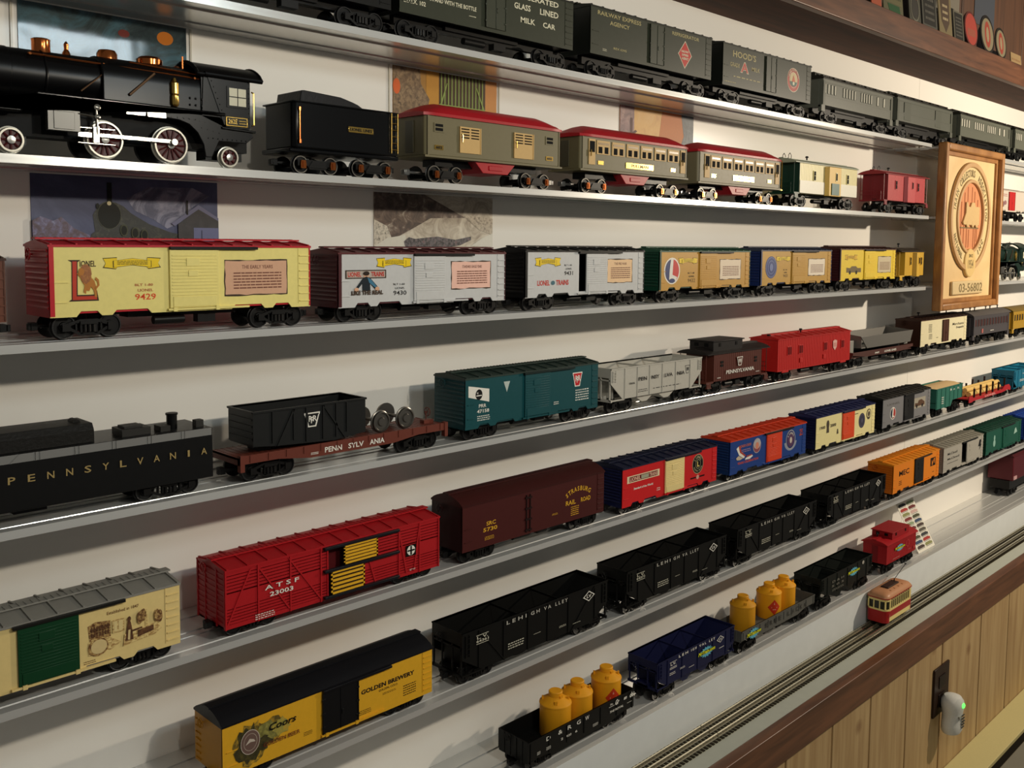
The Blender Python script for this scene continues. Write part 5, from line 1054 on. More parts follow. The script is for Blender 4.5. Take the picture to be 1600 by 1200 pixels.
    k = Card(); cx, cz = x(.78), z(.62); k.ell(cx, cz, .0160, .0165, C('#b9b48c', .4)); k.ell(cx, cz, .0150, .0155, BLK); k.arc('LIONEL', cx, cz, .0118, .0045, 2.6, .5, C('#b9b48c', .4)); k.arc('ELECTRIC TRAINS', cx, cz, .0118, .0028, 3.5, 5.9, C('#b9b48c', .4), inward=True); k.ell(cx, cz, .0075, .0078, C('#b9b48c', .4)); k.ell(cx, cz, .0068, .0070, BLK); k.text('L', cx-.003, cx+.0032, cz-.0045, cz+.0045, C('#d9c36c', .4), .05); c.card(k)
    k = Card(); k.rect(x(.70), x(.86), z(.235), z(.275), BLK); k.ell(x(.78), z(.255), .0042, .0038, C('#d8a090', .4)); c.card(k)
    # blue / orange
    c = boxcar(5, 1.433, 1.704, .0145, .0745, '#16305e', '#1c3f86', '#cf3d1c', 'blue boxcar with a bright orange roof and orange door', dcol='#d9401c', dpos=(.45, .65), rail=(.42, .80), railcol='#24150f')
    k = Card(); x, z = c.fx, c.gz; rr = C('#b5452f', .4)
    k.poly([(x(.075), z(.74)), (x(.10), z(.80)), (x(.12), z(.60)), (x(.18), z(.46)), (x(.17), z(.40)), (x(.11), z(.52))], WHT); k.poly([(x(.10), z(.80)), (x(.12), z(.82)), (x(.135), z(.62)), (x(.19), z(.48)), (x(.18), z(.45)), (x(.118), z(.60))], rr)
    k.poly([(x(.19), z(.40)), (x(.27), z(.44)), (x(.28), z(.40)), (x(.24), z(.34)), (x(.18), z(.35))], WHT); k.poly([(x(.20), z(.46)), (x(.27), z(.47)), (x(.26), z(.43)), (x(.20), z(.42))], rr); k.poly([(x(.07), z(.46)), (x(.10), z(.52)), (x(.13), z(.46)), (x(.16), z(.42)), (x(.12), z(.38)), (x(.08), z(.40))], C('#c9b8a0', .4)); c.card(k)
    c.text('CHOO CHOO', .125, .255, .74, .82, C('#c86a4c', .4), bold=.03); c.bars(.14, .25, .58, .69, 2, C('#b08a9a', .4)); c.text('YEARS CELEBRATION', .09, .35, .25, .32, C('#c8503a', .4), bold=.03)
    k = Card(); cx, cz = x(.33), z(.68); k.ell(cx, cz, .0135, .0135, C('#c9bfc0', .4)); k.ell(cx, cz, .0125, .0125, C('#8c4a58', .4)); k.ell(cx, cz+.003, .0118, .009, C('#b8b4b4', .4)); k.ell(cx, cz, .006, .0065, C('#d88a70', .4)); c.card(k)
    k = Card(); cx, cz = x(.78), z(.58); k.ell(cx, cz-.001, .024, .020, C('#8f96a8', .5), a0=3.3, a1=6.1); k.ell(cx, cz, .0175, .0185, C('#b8b6b0', .4)); k.ell(cx, cz, .0160, .0170, C('#34366a', .4)); k.ell(cx, cz, .0125, .0132, C('#5a3a5c', .4)); k.arc('LIONEL', cx, cz, .0125, .004, 2.7, .4, WHT); k.ell(cx, cz-.001, .0045, .0060, C('#cfc3b8', .4)); c.card(k); c.text('25', .905, .955, .62, .84, C('#b5452f', .4), bold=.03)
    # cream / navy
    c = boxcar(5, 1.745, 2.010, .014, .0775, '#14183a', '#efe3a6', '#232750', 'cream boxcar with navy roof, orange door and a portrait silhouette', dcol='#dc4a1e', dpos=(.42, .62), rail=(.42, .80), railcol='#191c38')
    k = Card(); x, z = c.fx, c.gz; n_ = C('#4a4034', .5); k.text('1900', x(.055), x(.145), z(.59), z(.69), n_, .03); k.text('2000', x(.225), x(.32), z(.59), z(.69), n_, .03); k.ell(x(.185), z(.70), .0058, .0090, n_); k.poly([(x(.165), z(.44)), (x(.205), z(.44)), (x(.20), z(.64)), (x(.17), z(.64))], n_); k.poly([(x(.335), z(.32)), (x(.36), z(.32)), (x(.352), z(.48)), (x(.34), z(.48))], n_); c.card(k)
    k = Card(); k.ell(x(.765), z(.53), .0150, .0160, C('#3c3a4c', .4)); k.ring(x(.765), z(.53), .0125, .0135, .0006, C('#77748a', .4)); k.ell(x(.765), z(.53), .0045, .0050, C('#55536a', .4)); k.ell(x(.885), z(.70), .0105, .0110, n_); k.ell(x(.885), z(.70), .0085, .0090, C('#d9cc98', .4)); k.ell(x(.885), z(.70), .0050, .0056, n_); k.rect(x(.87), x(.90), z(.52), z(.60), n_); c.card(k); c.bars(.64, .70, .78, .84, 1, n_)
    # grey / black
    c = boxcar(5, 2.050, 2.314, .016, .080, '#181716', '#7d7c7e', '#2a2826', 'grey boxcar with black roof and door and a red oval emblem', dcol='#1c1b1b', dpos=(.42, .625), rail=(.42, .82))
    k = Card(); x, z = c.fx, c.gz; cx, cz = x(.205), z(.44); k.ell(cx, cz, .0150, .0140, WHT); k.ell(cx, cz, .0130, .0120, C('#2a3446', .4), a0=1.6, a1=4.7); k.ell(cx, cz, .0130, .0120, C('#b03a34', .4), a0=-1.57, a1=1.57); k.poly([(cx-.003, cz+.012), (cx+.002, cz+.012), (cx+.001, cz-.005), (cx+.009, cz-.008), (cx-.005, cz-.010)], WHT); c.card(k)
    c.text('LIONEL', .09, .34, .74, .81, C('#5c5a58', .5)); k = Card(); k.rect(x(.64), x(.89), z(.38), z(.76), C('#a39c8c', .5)); k.poly([(x(.66), z(.45)), (x(.87), z(.45)), (x(.87), z(.56)), (x(.80), z(.68)), (x(.74), z(.66)), (x(.72), z(.56)), (x(.66), z(.58))], C('#5a3f2c', .5)); k.ell(x(.70), z(.45), .004, .004, DK); k.ell(x(.82), z(.45), .004, .004, DK); c.card(k)
    # green ore car
    c = base('ore_car', 'teal green open ore car filled with pale grain', 'train car', 5, 2.352, 2.521, .022, .0715, GR[5]); h = c.h; W = c.hw; f = c.fx; m = C('#2f6a5c', .42); b = MB()
    P_ = [(-h, c.zt), (h, c.zt), (h, .036), (f(.62), .036), (f(.55), c.zb), (-h, c.zb)]; b.prism(P_, -W, -W+.0014); b.prism(P_, W-.0014, W)
    for q in (-h, h-.0014): b.box(q, q+.0014, -W+.0014, W-.0014, .024 if q < 0 else .036, c.zt)
    for i in range(7): b.box(f(.02+.16*i)-.0007, f(.02+.16*i)+.0007, -W-.001, -W, .037 if i > 3 else c.zb, c.zt)
    b.box(-h, h, -W+.0014, W-.0014, .0365, .038); b.box(-h-.001, h+.001, -W-.0012, -W+.001, c.zt-.001, c.zt+.0008); b.box(-h-.001, h+.001, W-.001, W+.0012, c.zt-.001, c.zt+.0008); b.box(-h-.001, -h+.001, -W, W, c.zt-.001, c.zt+.0008); b.box(h-.001, h+.001, -W, W, c.zt-.001, c.zt+.0008); b.build('body', m, c.root)
    b = MB(); b.prism([(-W+.0015, c.zt-.004), (W-.0015, c.zt-.004), (W-.0015, c.zt-.002), (.010, c.zt+.0030), (-.010, c.zt+.0030), (-W+.0015, c.zt-.002)], -h+.0015, h-.0015, 'x'); o = b.build('grain_load', C('#d8b888', .8, bump=1, scale=700), c.root)
    for s, a in (('B', .50), ('A', .63), ('R', .80)): c.text(s, a, a+.07, .78, .88, WHT, bold=.03)
    c.bars(.20, .28, .20, .60, 4, WHT); truck(c.root, -h+.032, 'modern', .034); truck(c.root, h-.032, 'modern', .034); coupler(c.root, -h-.002, -1); coupler(c.root, h+.002, 1)
    # red flatcar with logs
    c = base('flatcar', 'red depressed flatcar loaded with pale logs between dark stakes', 'train car', 5, 2.572, 2.890, .018, .026, GR[5]); h = c.h; W = c.hw; f = c.fx; m = C('#a8222a', .42); b = MB()
    b.prism([(-h, .030), (f(.05), .030), (f(.09), .0245), (f(.80), .0245), (f(.86), .034), (f(.96), .034), (h, .026), (h, .016), (f(.93), .020), (f(.78), .0165), (f(.10), .0165), (f(.06), .014), (-h, .014)], -W, -W+.002); b.box(-h, h, -W+.002, W, .0215, .0240); b.build('deck', m, c.root)
    c.gz = lambda g: g
    k = Card(); k.text('LIONEL', f(.36), f(.62), .0180, .0230, C('#e0a8a0', .4), .02); k.build('lettering', c.root, (0, -W-.0002, 0))
    for i in range(6):
        for y in (-W+.0035, W-.0035):
            x = f(.14+.145*i); MB().box(x-.002, x+.002, y-.002, y+.002, .0241, .0535 if i % 2 else .047).build('stake', C('#2a1a14', .6), c.root)
    add_running(c, under=False)
    lg = C('#d8b46c', .7, bump=.4, scale=120)
    for i in range(3):
        y = -.0125+.0125*i
        tag(MB().cyl((2.612, .032+y, Z[5]+.0304), (2.848, .032+y, Z[5]+.0304), .0060, 18).build('log', lg), ('pale log in the bottom row on the red flatcar, nearest the room', 'pale log in the bottom row on the red flatcar, in the middle', 'pale log in the bottom row on the red flatcar, nearest the wall')[i], 'log', 'logs on the red flatcar')
    for i in range(2):
        y = -.00625+.0125*i
        tag(MB().cyl((2.606, .032+y, Z[5]+.0413), (2.852, .032+y, Z[5]+.0413), .0060, 18).build('log', lg), ('pale log in the top row on the red flatcar, nearer the room', 'pale log in the top row on the red flatcar, nearer the wall')[i], 'log', 'logs on the red flatcar')
    c = hopper(5, 2.915, 3.15, .018, .068, '#1c6a86', 'bright blue open hopper at the right end of the fifth shelf'); c.bars(.3, .7, .7, .8, 1, WHT); c.bars(.2, .4, .3, .45, 2, WHT)
# ---- sixth shelf
def sixth():
    c = boxcar(6, .468, .754, .0150, .0715, '#c48a22', '#e2ab2a', '#131317', 'golden yellow refrigerator car with black arched roof and black door', dcol='#121214', dpos=(.43, .60), plug=False, skirt=False, ribs=False, style='arch', name='refrigerator_car', railcol='#131317', rail=(.43, .77))
    k = Card(); x, z = c.fx, c.gz; rn = random.Random(5)
    def blob(cx, cz, rx, rz, m, n=22, j=.28):
        k.poly([(cx+rx*(1+rn.uniform(-j, j))*math.cos(2*math.pi*i/n), cz+rz*(1+rn.uniform(-j, j))*math.sin(2*math.pi*i/n)) for i in range(n)], m)
    g1, g2, g3 = artmat(['#3a3416', '#6c5a1e', '#a8862a', '#d8a42a'], 160, .6), artmat(['#23200f', '#3e3818', '#5c5220'], 160, .5), artmat(['#8a8a4c', '#a89a44', '#c8a034'], 160, .5)
    blob(x(.115), z(.52), .0185, .022, g1); blob(x(.20), z(.62), .020, .014, g1); blob(x(.105), z(.50), .0155, .019, g2); blob(x(.19), z(.60), .016, .010, artmat(['#5a5424', '#7f7a3c', '#a8a050'], 150, .5)); blob(x(.15), z(.40), .014, .009, g2); blob(x(.245), z(.60), .010, .009, g3)
    cx, cz = x(.112), z(.53); k.ell(cx, cz, .0115, .0135, C('#c9bcae', .5)); k.ell(cx, cz, .0108, .0127, C('#6e564e', .5)); k.ring(cx, cz, .0080, .0094, .0005, C('#b8a898', .5)); k.poly([(cx-.006, cz-.002), (cx-.001, cz+.004), (cx+.004, cz+.002), (cx+.006, cz-.001), (cx, cz)], C('#c9bcae', .5)); c.card(k, 'hop_emblem')
    c.text('Coors', .185, .305, .60, .74, DK, shear=.3, bold=.02).location.y -= .0015
    c.text('GOLDEN BEER', .165, .325, .325, .405, C('#6e2c20', .5), bold=.01).location.y -= .0015; c.bars(.345, .385, .19, .28, 3, ed)
    c.text('GOLDEN BREWERY', .62, .90, .565, .665, ed, bold=.04); c.text('GOLDEN, COLO.', .71, .81, .475, .53, ed); c.bars(.73, .80, .38, .43, 2, ed); c.bars(.84, .91, .16, .42, 5, ed, seed=6); c.bars(.61, .67, .13, .24, 3, ed)
    for i in range(7): MB().box(-c.h-.0014, -c.h-.0001, .017, .027, .018+i*.0072, .0192+i*.0072).build('grab_iron', C('#c48a22', .4), c.root)
    ords = ('first of four, next to the golden yellow car', 'second of the four from the left', 'third of the four from the left', 'last of four, next to the orange boxcar')
    for i, (a, b_, zb, zt) in enumerate(((.805, 1.100, .0170, .0735), (1.148, 1.428, .0175, .0730), (1.465, 1.757, .0180, .0735), (1.806, 2.080, .0170, .0725))):
        c = hopper(6, a, b_, zb, zt, '#0f0f0e', 'black open hopper with white lettering, '+ords[i], ribs=(.10, .255, .415, .55, .70, .90), cut=.38, dx=.12)
        k = Card(); x, z = c.fx, c.gz; ye = C('#c9c6b4', .5)
        k.rect(x(.08), x(.155), z(.845), z(.858), ye); k.text('L. V.', x(.085), x(.15), z(.76), z(.83), ye, .02); k.text('643%d1' % (6+i), x(.08), x(.155), z(.68), z(.745), ye, .02); k.rect(x(.08), x(.155), z(.645), z(.658), ye); c.card(k, 'lettering')
        for s, p, q in (('LEHI', .27, .40), ('GH', .43, .49), ('VA', .52, .57), ('LLEY', .60, .69)): c.text(' '.join(s), p, q, .84, .93, C('#bdbab0', .5), bold=.015)
        diamond(c, .805, .895, .62, .90, WHT); c.bars(.28, .385, .20, .38, 3, ye, seed=i); c.bars(.45, .50, .32, .35, 1, ye); c.bars(.63, .68, .22, .28, 2, ye); c.bars(.73, .79, .17, .20, 1, ye)
        f = c.fx
        for aa, dd in ((.10, .26), (.90, .72)): MB().prism([(f(aa)-.001, c.zt-.002), (f(aa)+.001, c.zt-.002), (f(dd)+.001, c.zb), (f(dd)-.001, c.zb)], -c.hw-.0012, -c.hw).build('side_brace', C('#0f0f0e', .45), c.root)
    c = boxcar(6, 2.120, 2.386, .0175, .0825, '#cc6a16', '#e2821c', '#e08a22', 'bright orange boxcar with a black door and black initials', dcol='#1c1b1a', dpos=(.44, .63), rail=(.44, .80), railcol='#3a2410')
    c.text('MEC', .12, .33, .55, .74, DK, bold=.02); c.bars(.12, .18, .22, .40, 3, DK); k = Card(); x, z = c.fx, c.gz; k.rect(x(.80), x(.915), z(.47), z(.78), DK); k.poly([(x(.83), z(.50)), (x(.845), z(.50)), (x(.87), z(.66)), (x(.89), z(.52)), (x(.895), z(.75)), (x(.88), z(.75)), (x(.85), z(.60)), (x(.83), z(.72))], C('#e2821c', .4)); c.card(k); c.bars(.85, .89, .22, .27, 1, DK)
    c = boxcar(6, 2.414, 2.690, .0165, .079, '#8b877c', '#a5a197', '#8c887c', 'silver grey boxcar with its sliding door ajar, right of the orange boxcar', dpos=(.555, .735), open_=(.45, .60), rail=(.44, .82))
    c.text('McCloud', .10, .33, .66, .76, DK); c.text('McCloud', .10, .38, .46, .54, DK, bold=.02); c.bars(.10, .36, .30, .36, 1, DK); c.bars(.65, .70, .40, .60, 3, DK); k = Card(); x, z = c.fx, c.gz; k.poly([(x(.90), z(.82)), (x(.945), z(.82)), (x(.935), z(.62)), (x(.955), z(.60)), (x(.90), z(.36)), (x(.91), z(.54)), (x(.87), z(.54))], DK); c.card(k)
    c = boxcar(6, 2.712, 3.000, .0160, .0800, '#12402f', '#175040', '#1f4436', 'dark green boxcar right of the silver grey boxcar', dcol='#175040', dpos=(.45, .62)); k = Card(); x, z = c.fx, c.gz; k.ell(x(.23), z(.40), .009, .010, C('#8ab0a4', .5)); k.ell(x(.23), z(.62), .006, .008, C('#8ab0a4', .5)); k.poly([(x(.78), z(.46)), (x(.88), z(.52)), (x(.84), z(.74)), (x(.81), z(.70))], C('#9abcb0', .5)); c.card(k)
    boxcar(6, 3.030, 3.29, .0160, .0800, '#1a3680', '#1f3f94', '#26489a', 'blue boxcar at the right end of the sixth shelf')
# ---- lowest shelf
def seventh():
    c = gondola(7, .931, 1.171, .0150, .0490, '#141413', 'black gondola with white lettering carrying three yellow canisters', ribs=6)
    f, g = c.fx, c.gz
    for s, p in (('D', .155), ('&', .26), ('R', .345), ('G', .43), ('W', .51)): c.text(s, p, p+.037, .68, .86, WHT, bold=.01, y=-c.hw-.0001)
    for s, p in (('2', .28), ('920', .33), ('6', .41)): c.text(s, p, p+.012*len(s)+.008, .40, .50, WHT)
    k = Card(); k.text('The', f(.745), f(.775), g(.78), g(.86), WHT, .02, .3); k.text('Gr', f(.795), f(.835), g(.68), g(.92), WHT, .04, .3); k.text('an', f(.885), f(.915), g(.72), g(.84), WHT, .04, .3); k.text('de', f(.945), f(.985), g(.68), g(.92), WHT, .04, .3); k.rect(f(.735), f(.79), g(.72), g(.74), WHT); k.text('THE ROYAL', f(.74), f(.88), g(.44), g(.54), WHT, .02, .3); k.bars(f(.92), f(.97), g(.48), g(.53), 1, WHT); c.card(k, 'lettering'); c.bars(.07, .10, .30, .45, 3, WHT); c.bars(.15, .19, .30, .45, 3, WHT); c.bars(.58, .63, .22, .36, 3, WHT)
    fl = c.floor
    canister(1.020, 7, fl, 'yellow canister without placard in the black gondola, leftmost of its three')
    canister(1.069, 7, fl, 'yellow canister without placard in the black gondola, middle of its three')
    canister(1.1385, 7, fl, 'yellow canister with a red diamond placard in the black gondola', mark=-1.95)
    c = hopper(7, 1.233, 1.463, .0240, .0690, '#171b3e', 'dark navy open hopper with a yellow and light blue splash logo', ribs=(.12, .3, .5, .7, .88), cut=.32, inset=.032)
    for s, p, q in (('LEH', .25, .365), ('IGH', .405, .475), ('VAL', .51, .60), ('LEY', .64, .72)): c.text(' '.join(s), p, q, .84, .94, WHT, bold=.02)
    k = Card(); x, z = c.fx, c.gz; k.rect(x(.14), x(.225), z(.80), z(.815), WHT); k.text('L.V.', x(.15), x(.215), z(.68), z(.78), WHT, .02); k.bars(x(.14), x(.225), z(.54), z(.64), 2, WHT, .3); c.card(k, 'lettering'); burst(c, .50, .72, .30, .74); diamond(c, .745, .845, .60, .88, WHT, bg=C('#171b3e', .4)); c.bars(.14, .21, .32, .44, 2, WHT); c.bars(.27, .33, .36, .44, 2, WHT); c.bars(.38, .45, .24, .29, 1, WHT); c.bars(.78, .85, .36, .42, 1, WHT)
    c = gondola(7, 1.489, 1.763, .0250, .0475, '#5b5a55', 'grey gondola with a splash logo carrying three yellow canisters', ribs=9)
    burst(c, .06, .235, -.02, .92); tx = C('#33312e', .5)
    for i, ch in enumerate('ERIE LACKA'):
        if ch != ' ': c.text(ch, .30+i*.06, .33+i*.06, .35, .75, tx, bold=.02)
    fl = c.floor
    canister(1.540, 7, fl, 'dull yellow canister in the grey gondola, leftmost of its three', col='#d9981c')
    canister(1.635, 7, fl, 'yellow canister with a red diamond placard in the grey gondola', mark=-2.15)
    canister(1.690, 7, fl, 'yellow canister without placard in the grey gondola, rightmost of its three')
    c = hopper(7, 1.789, 2.026, .0290, .0705, '#161a17', 'dark green black open hopper with splash logo, left of the red caboose', ribs=(.12, .3, .5, .7, .88), cut=.32, inset=.032); burst(c, .50, .725, .36, .82); c.text('D & H', .20, .42, .55, .66, C('#77766c', .5)); c.text('5 0 5', .19, .42, .34, .44, C('#77766c', .5)); c.bars(.2, .42, .12, .24, 2, C('#77766c', .5)); k = Card(); x, z = c.fx, c.gz; k.ell(x(.80), z(.82), .005, .004, C('#a8a49a', .5)); c.card(k)
    c = caboose(7, 2.107, 2.268, .0250, .0700, '#a01a20', '#a01a20', 'small red caboose with cupola beside the leaning picture card', cupola=(.22, .80), windows=(), platform=.0035, cupc='#98181e', endc='#7c1218')
    burst(c, .25, .58, .42, .80); k = Card(); x, z = c.fx, c.gz; k.ring(x(.69), z(.63), .0085, .0085, .0012, C('#c84a48', .4)); c.card(k); c.bars(.18, .42, .14, .20, 1, C('#c88a80', .4)); c.bars(.70, .80, .26, .30, 1, C('#c88a80', .4)); c.card(Card().ell(x(.92), z(.24), .003, .003, C('#c84a48', .4)))
    # picture card leaning toward the wall
    t = thing('picture_card', 'white card printed with rows of small train pictures, leaning behind the red caboose', 'card', (2.369, .0125, Z[7]+.0004)); t.rotation_euler = (math.radians(-29), 0, 0)
    t.location.y = .0150
    MB().box(-.050, .050, -.0004, .0004, 0, .128).build('sheet', C('#e4e0d2', .6), t)
    k = Card(); rn = random.Random(11); cs = ['#4a3a34', '#7a3030', '#3a4a66', '#8a8c5a', '#4a4a34', '#a83a34', '#c9a8a0', '#3a3c3e', '#6a2c2c', '#5a5448', '#8a9a78']
    for r in range(10):
        for q in (0, 1):
            x0, z0 = -.046+q*.047, .007+r*.0118; cc = C(cs[(r*2+q*3) % 11], .6); k.rect(x0+.002, x0+.043, z0+.0015, z0+.0070, cc, 1 if r+q == 0 else 0); k.rect(x0+.006, x0+.036, z0+.0070, z0+.0088, cc, 0); k.rect(x0+.003, x0+.041, z0-.0006, z0+.0004, C('#2a2824', .6), 0)
    k.build('train_pictures', t, (0, -.0005, 0))
    # big dark red car far right
    c = base('freight_car', 'tall dark red freight car at the far right of the lowest shelf', 'train car', 7, 3.045, 3.36, .052, .125, GR[7], hw=.036, yc=.066)
    MB().box(-c.h, c.h, -.036, .036, .052, .125).build('body', C('#561820', .4), c.root, bevel=.002); MB().prism([(-.038, .125), (-.030, .133), (.030, .133), (.038, .125)], -c.h-.003, c.h+.003, 'x').build('roof', C('#4a161c', .4), c.root)
    MB().box(-c.h-.004, c.h+.004, -.028, .028, .0260, .0519).build('underframe', BLK, c.root); MB().box(-c.h+.002, -c.h+.028, -.0385, -.0362, .056, .066).build('step', C('#c9a0a0', .4), c.root)
    truck(c.root, -c.h+.05, 'modern', .05, .0160); truck(c.root, c.h-.05, 'modern', .05, .0160)
# ================================================================ LEDGE: TRACK AND TROLLEY
TRY = -.0285; TZ = -.826
SECT = [(.40, 1.3415, 'nearest the room corner at the lower left'), (1.3425, 2.2835, 'under the small trolley'), (2.2845, 3.2255, 'beyond the trolley'), (3.2265, 4.1, 'farthest to the right')]
for i, (a, b_, where) in enumerate(SECT):
    t = thing('track_section', 'three rail track on the grey ledge, '+where, 'track', (a, TRY, TZ), 'track sections on the ledge'); L = b_-a
    m = MB(); n = int(L/.0095)
    for j in range(n): x = (j+.5)*L/n; m.box(x-.0026, x+.0026, -.0262, .0262, .0006, .0020)
    m.build('ties', C('#241f14', .7), t)
    m = MB(); 
    MB().box(0, L, -.0262, .0262, .0001, .0005).build('roadbed', C('#b0ad94', .6), t)
    for y in (-.0166, 0, .0166):
        m = MB(); m.prism([(y-.0022, .0021), (y+.0022, .0021), (y+.0006, .0029), (y+.0006, .0070), (y+.0014, .0075), (y+.0014, .0086), (y-.0014, .0086), (y-.0014, .0075), (y-.0006, .0070), (y-.0006, .0029)], .0005, L-.0005, 'x')
        m.build('rail', C('#d0c8b0', .22, .85), t)
t = thing('trolley_car', 'small red and cream toy trolley with a copper roof on the track', 'trolley', (2.055, TRY, TZ+.0086))
L2 = .067; W = .0235; zb, zf, zw, zt = .0085, .030, .0375, .058
def oval(l, w, r, n=8):
    pts = []
    for cx, cy, a0 in ((l-r, w-r*.8, 0), (-l+r, w-r*.8, 90), (-l+r, -w+r*.8, 180), (l-r, -w+r*.8, 270)):
        for i in range(n+1): a = math.radians(a0+90*i/n); pts.append((cx+r*math.cos(a), cy+r*.8*math.sin(a)))
    return pts
red = C('#a01f1e', .38); crm = C('#e3cf86', .42); rfc = C('#c08a64', .4)
MB().prism(oval(L2, W, .014), zb, .0345, 'z').build('lower_body', crm, t)
m = MB(); m.prism(oval(L2+.0004, W+.0004, .014), .0185, .0315, 'z'); m.build('red_band', red, t)
m = MB(); m.prism(oval(L2+.0006, W+.0003, .014), zb-.002, .0312, 'z')
MB().prism(oval(L2*.2, W+.0002, .006), .0345, .036, 'z')
# red dash at both ends
for s in (-1, 1):
    n = 14; q = MB(); pts = [p for p in oval(L2+.0008, W+.0002, .014) if s*p[0] > L2-.0165]
    pts.sort(key=lambda p: p[1]); inner = [(p[0]-s*.0012, p[1]*.97) for p in pts]
    q.prism(pts+inner[::-1], zb-.002, .0325, 'z'); q.build('dash', red, t)
MB().prism(oval(L2-.001, W-.0012, .013), .0345, zt, 'z').build('cabin', C('#2a2a20', .2), t)
m = MB(); m.prism(oval(L2, W, .014), .0345, .0362, 'z'); m.prism(oval(L2, W, .014), .0535, .0590, 'z')
for i in range(11):
    x = -.048+i*.0096; m.box(x-.0009, x+.0009, -W, -W+.0014, .0362, .0535); m.box(x-.0009, x+.0009, W-.0014, W, .0362, .0535)
for s in (-1, 1):
    for y in (-.0185, -.0065, .0065, .0185): m.box(min(s*(L2-.0035), s*(L2-.0002)), max(s*(L2-.0035), s*(L2-.0002)), y-.0012, y+.0012, .0362, .0535)
m.box(L2-.017, L2-.013, -W-.0003, -W+.002, zb, .0590); m.box(-L2+.013, -L2+.016, -W-.0003, -W+.002, zb, .0590); m.build('window_frame', crm, t)
m = MB()
for i in range(10): x = -.0432+i*.0096; m.box(x-.003, x+.003, -W-.0004, -W+.0004, .0545, .0575)
m.build('upper_glazing', C('#5a3a2a', .4), t)
m = MB()
for sc, z0, z1 in ((1.02, .059, .0605),): m.prism(oval(L2*sc+.001, W+.0015, .016), z0, z1, 'z')
m.build('eave', red, t)
vs = []; fs = []; base_ = oval(L2+.001, W+.001, .015); nb = len(base_)
for sc, z in ((1, .0606), (.96, .064), (.84, .068), (.62, .0705), (.3, .0715)):
    for p in base_: vs.append((p[0]*(1-(1-sc)*.55), p[1]*sc, z))
for j in range(4):
    for i in range(nb): fs.append((j*nb+i, j*nb+(i+1) % nb, (j+1)*nb+(i+1) % nb, (j+1)*nb+i))
fs.append(tuple(range(4*nb, 5*nb)))
MB().add(vs, fs).build('roof', rfc, t)
m = MB(); m.box(-.030, .026, -.0085, .0085, .0712, .0745); m.build('clerestory', C('#3a2a22', .5), t, bevel=.001)
m = MB()
for i in range(4): m.box(-.034+i*.020, -.030+i*.020, -.0165, -.0125, .0690, .0715)
m.build('roof_vent', rfc, t)
m = MB(); m.cyl((.020, 0, .0745), (.020, 0, .080), .0012, 8); m.cyl((.020, 0, .079), (.078, .0, .100), .0007, 8); m.lathe([(.0005, 0), (.0022, .0005), (.0022, .002), (.0005, .0026)], (.0785, 0, .099), 'z', 10); m.build('trolley_pole', DK, t)
m = MB(); m.box(-.045, .045, -.014, .014, .004, zb+.002)
for x in (-.030, .030): m.cyl((x, -.0185, .0073), (x, .0185, .0073), .0072, 20)
m.build('truck', BLK, t)
Card().text('0', -.003, .003, .018, .026, C('#b86a5a', .5)).build('lettering', t, (-L2+.012, -W-.001, 0))
# ================================================================ WALL PRINTS
def poster(name, label, x0, x1, z0, z1, bg, fn, gloss=.5, sleeve=False):
    t = thing(name, label, 'picture', ((x0+x1)/2, WY-.0006, z0), 'pictures on the wall behind the trains')
    w_, h_ = x1-x0, z1-z0
    MB().box(-w_/2, w_/2, -.0004, .0005, 0, h_).build('sheet', bg if not isinstance(bg, str) else C(bg, gloss), t)
    k = Card(); X = lambda q: -w_/2+q*w_; Y = lambda q: h_-q*h_      # q from the top, downward
    fn(k, X, Y, w_, h_); k.build('picture', t, (0, -.0005, 0))
    if sleeve:
        m = MB(); m.box(-w_/2-.007, -w_/2-.005, -.0012, .0005, 0, h_); m.box(w_/2+.004, w_/2+.006, -.0012, .0005, 0, h_); m.build('sleeve_edge', C('#cfc8b8', .15), t)
    return t
G = lambda c, r=.5: C(c, r)
def art1(k, X, Y, w_, h_):
    g = .10; k.rect(X(.0), X(1), Y(1), Y(.0), artmat(['#262f33', '#3c4a4c', '#4c6c78', '#5c6064'], 16, 1.5, .10))
    k.ell(X(.86), Y(.16), .009, .007, G('#c9762c', g)); k.ell(X(.60), Y(.18), .006, .004, G('#7a3a34', g))
poster('wall_picture', 'glossy blue green picture behind the black locomotive', .326, .497, Z[2]+.066, Z[1]-.008, artmat(['#262f33', '#3c4a4c', '#4c6c78', '#5c6064'], 16, 1.5, .10), art1, .12, True)
